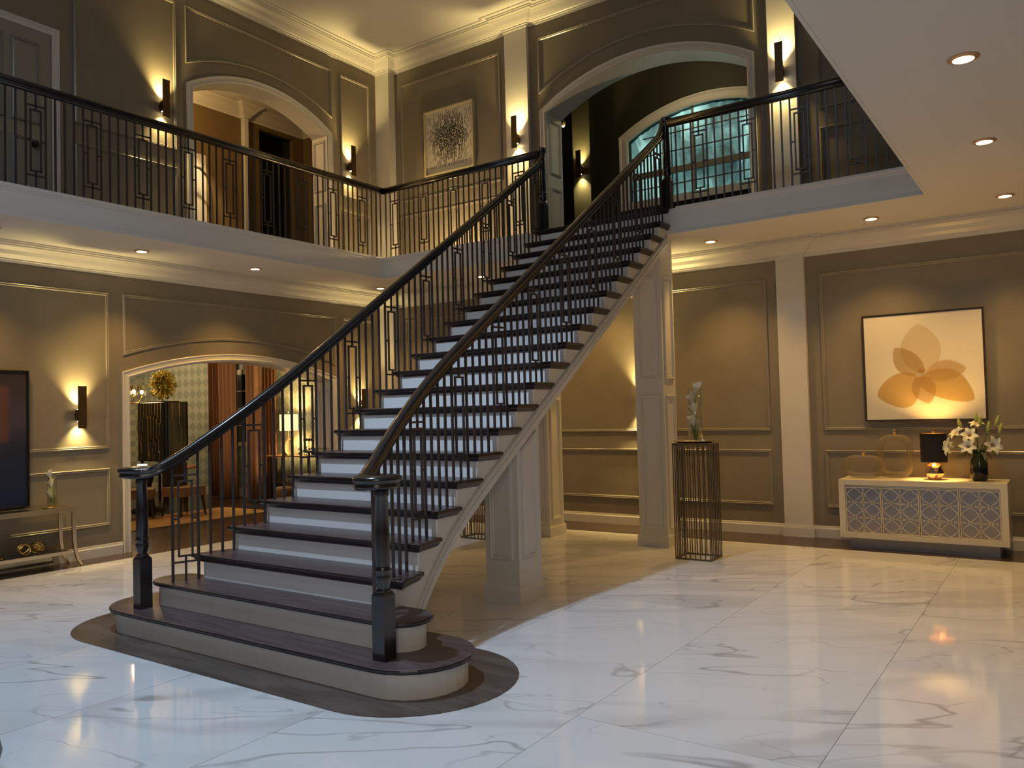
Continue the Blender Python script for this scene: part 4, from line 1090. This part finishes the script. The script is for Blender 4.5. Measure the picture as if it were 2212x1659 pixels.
# lamp table against the wall
t = thing('lamp_table', 'slim dark console table along the dining room wall, carrying the lit lamp', 'console table', (-12.1, 9.95, 0))
MB().box(-12.44, -11.2, 9.78, 10.16, .845, .87).obj('top', 'table_wood', t)
for xx in (-12.38, -11.3):
    for yy in (9.82, 10.12): MB().box(xx-.018, xx+.018, yy-.018, yy+.018, 0, .845).obj('leg', 'chair_dark', t)
MB().box(-12.42, -11.3, 9.83, 10.11, .35, .37).obj('shelf', 'chair_dark', t)
t = thing('drum_lamp', 'glowing white drum lamp with a glass base on the dining room console', 'lamp', (-11.98, 9.95, .87))
MB().lathe([(.001, 0), (.085, 0), (.085, .20), (.06, .27), (.03, .31), (.012, .33), (.012, .45), (.001, .45)], -11.98, 9.95, n=20, cz=.871).obj('base', 'amber_glass', t)
MB().lathe([(.165, 1.325), (.165, 1.63)], -11.98, 9.95, n=36, caps=False).obj('lamp_shade', 'lamp_shade_lit', t, fix=False)
MB().lathe([(.001, 1.66), (.008, 1.68), (.001, 1.70)], -11.98, 9.95, n=8).obj('finial', 'gold', t)
add_light('drum_lamp_light', 'POINT', (-11.98, 9.95, 1.48), 40, (1, .66, .26), radius=.06)
t = thing('green_garland', 'low row of dark green foliage on the console right of the lamp', 'foliage', (-11.5, 9.95, .87))
mb = MB(); rn = random.Random(2)
for i in range(60):
    p = Vector((-11.7+.45*rn.random(), 9.95+rn.uniform(-.06, .06), .885+rn.uniform(0, .10))); d = Vector((rn.gauss(0, 1), rn.gauss(0, 1), abs(rn.gauss(0, .6)))).normalized()*.06; s_ = d.orthogonal().normalized()*.012
    mb.face([p-s_, p+d*.5+s_, p+d, p+d*.5-s_*2])
mb.obj('foliage', 'leaf', t, fix=False)['kind'] = 'stuff'
for i, xx in enumerate((-11.66, -11.56, -11.47)):
    t = thing('small_bottle', ['left', 'middle', 'right'][i]+' of three small black capped bottles behind the garland', 'bottle', (xx, 10.05, .87), group='small bottles on the dining console')
    MB().lathe([(.001, 0), (.022, 0), (.022, .16), (.008, .18), (.008, .26), (.001, .26)], xx, 10.06, n=12, cz=.871).obj('body', 'amber_glass', t)
    MB().box(xx-.028, xx+.028, 10.035, 10.085, 1.132, 1.175).obj('cap', 'black', t)
t = thing('fur_stool', 'dark brown fluffy stool under the dining room console', 'stool', (-11.5, 9.98, 0))
MB().lathe([(.001, 0), (.17, 0), (.19, .05), (.19, .25), (.15, .33), (.001, .34)], -11.62, 9.55, n=22).obj('cushion', 'knit', t)

# ------------------------------------------------------------ room beyond the upper left arch
MB().box(-13.0, -9.78, 4.5, 11.5, 3.72, 3.842).obj('floor', 'floor_wood', kind='structure')
MB().box(-13.0, -9.78, 4.5, 11.5, 6.98, 7.06).obj('ceiling', 'ceiling', kind='structure')
simple('wall_umber', (.16, .105, .045), .6)
wr = MB().box(-11.72, -11.62, 4.5, 8.74, 3.842, 6.98).obj('wall_left', 'wall_umber', kind='structure')
MB().box(-11.72, -11.62, 9.86, 10.1, 3.842, 6.98).box(-11.72, -11.62, 9.10, 9.86, 6.70, 6.98).obj('wall_left', 'wall_umber', kind='structure')
MB().box(-12.3, -12.2, 8.6, 10.4, 3.842, 6.98).box(-12.2, -11.72, 8.9, 9.0, 3.842, 6.98).box(-12.2, -11.72, 10.0, 10.1, 3.842, 6.98).obj('wall_left', 'wall_dark', kind='structure')  # dark backing added so the opening reads dark, shade put into its colour
MB().box(-11.62, -9.78, 10.1, 10.2, 3.842, 6.98).obj('wall_back', 'wall_umber', kind='structure')
MB().box(-13.0, -12.9, 4.5, 11.5, 3.842, 6.98).obj('wall_left', 'wall_dark', kind='structure')
MB().box(-11.62, -11.52, 8.72, 8.80, 3.842, 6.98).obj('trim_4', 'trim', kind='structure')
MB().box(-11.72, -11.62, 8.74, 9.10, 3.842, 6.98).obj('wall_left', 'wall_umber', kind='structure')
mb = MB(); sweep(mb, [(-9.8, 10.1), (-11.62, 10.1), (-11.62, 8.81), (-11.51, 8.81), (-11.51, 8.71), (-11.62, 8.71), (-11.62, 4.5)], [(0, 0), (.012, 0), (.02, .03), (.05, .06), (.12, .14), (.18, .18), (.2, .2), (0, .2)], lambda u, v, h: (u, v, 6.775+h), closed=False)
mb.obj('trim_5', 'trim', kind='structure')
bd = MB().box(-11.62, -11.60, 6.9, 8.01, 3.842, 5.95).obj('lit_doorway_slab', 'trim', kind='structure')  # white slab added in place of the lit opening
t = thing('dark_curve', 'curved dark tube added in front of the bright doorway upstairs', 'sculpture', (-11.3, 7.9, 3.842))
mb = MB(); mb.tube([(-11.3, 7.55, 5.62), (-11.3, 7.70, 5.60), (-11.3, 7.82, 5.50), (-11.3, 7.88, 5.30), (-11.3, 7.90, 4.9), (-11.3, 7.90, 3.845)], .022, 8); mb.obj('hoop', 'bronze_dark', t)  # made-up tube standing in for a dark curl at the doorway
add_light('upper_room_light', 'POINT', (-10.5, 6.9, 6.35), 60, (1, .62, .22), radius=.08)
add_light('upper_door_fill', 'SPOT', (-10.6, 7.3, 6.4), 150, (1, .72, .36), aim=(-1, .25, -1.3), cone=60, blend=.5, radius=.05)  # added spot that brightens the slab, no lamp known here

# ------------------------------------------------------------ dark hall beyond the large upper arch
add_light('hall_pendant_light', 'POINT', (-4.65, 11.0, 6.95), 30, (1, .78, .42), radius=.1)
YW = 12.3
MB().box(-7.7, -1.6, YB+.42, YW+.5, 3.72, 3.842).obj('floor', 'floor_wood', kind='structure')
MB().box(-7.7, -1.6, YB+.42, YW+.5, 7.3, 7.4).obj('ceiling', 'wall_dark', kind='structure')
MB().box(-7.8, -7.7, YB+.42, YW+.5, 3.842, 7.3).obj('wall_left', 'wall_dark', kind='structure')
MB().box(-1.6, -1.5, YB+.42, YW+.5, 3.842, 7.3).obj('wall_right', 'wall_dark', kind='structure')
mapW = lambda u, v, h: (u, YW-h, v)
WA = (-5.98, -3.32, 6.10, 6.46)
pts = [(-7.7, 3.842), (-1.6, 3.842), (-1.6, 7.3), (-4.65, 7.3)] 
mb = MB()
arcp = arc(*WA, 24)
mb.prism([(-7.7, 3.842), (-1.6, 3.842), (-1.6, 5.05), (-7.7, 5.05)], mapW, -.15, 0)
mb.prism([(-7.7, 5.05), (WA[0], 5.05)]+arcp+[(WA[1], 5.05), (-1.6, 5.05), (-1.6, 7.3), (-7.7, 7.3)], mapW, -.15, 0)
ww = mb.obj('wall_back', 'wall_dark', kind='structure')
MB().box(-6.97, -6.63, 12.12, YW, 3.842, 7.3).obj('trim_6', 'wall_dark', kind='structure')
wf = MB(); path = [(WA[0], 5.05)]+arcp+[(WA[1], 5.05)]
sweep(wf, path, [(0, -.02), (0, .03), (.03, .04), (.12, .02), (.15, .035), (.17, .03), (.17, 0), (0, 0)], mapW, closed=False)
wf.box(WA[0]-.17, WA[1]+.17, YW-.05, YW, 4.93, 5.05)
win = wf.obj('window_2', 'trim', kind='structure')
mb = MB(); Nn = 120
rows = [[(WA[0]-.02+(WA[1]-WA[0]+.04)*i/Nn, YW+.10+.012*math.sin(i*.55)+.008*math.sin(i*1.3), z) for i in range(Nn+1)] for z in (5.0, 5.5, 6.0, 6.5)]
mb.loft(rows, closed=False, caps=False, smooth=True); tag(mb.obj('sheer_curtain', 'sheer_teal', fix=False), 'teal glowing sheer curtain behind the arched upstairs window', 'curtain')
simple('muntin', (.05, .06, .05), .5)
for i in (2, 3, 5):
    x_ = WA[0]+(WA[1]-WA[0])*i/7; R_ = ((1.33**2+.36**2)/(.72)); zt_ = 6.46-(R_-math.sqrt(R_*R_-(x_+4.65)**2))
    MB().box(x_-(.016 if i == 3 else .006), x_+(.016 if i == 3 else .006), YW+.02, YW+.05, 5.05, zt_).obj('muntin', 'trim_paint' if i == 3 else 'muntin', win)
for z_ in (5.25, 5.80, 6.10): MB().box(WA[0] if z_ < 6.1 else WA[0]+.25, WA[1] if z_ < 6.1 else WA[1]-.25, YW+.02, YW+.045, z_-.007, z_+.007).obj('muntin', 'muntin', win)
MB().box(WA[0], WA[1], YW+.015, YW+.06, 5.43, 5.53).obj('transom', 'wall_paint', win)
t = thing('ceiling_spot', 'small lit adjustable spotlight in the dark upstairs hall, at the left end of the arch', 'ceiling light', (-7.05, 11.95, 7.3))
mb = MB(); mb.tube([(-7.05, 11.95, 7.299), (-7.05, 11.95, 6.62)], .008, 6); mb.lathe([(.035, 0), (.045, .10), (.001, .11)], -7.05, 11.95, n=14, cz=6.52); mb.obj('housing', 'bronze_dark', t)
mb = MB(); mb.sphere((-7.05, 11.95, 6.53), .028, 10, 6); mb.obj('bulb', 'lamp_glow', t)
for o in bpy.data.objects:
    if '_w' in o: del o['_w']
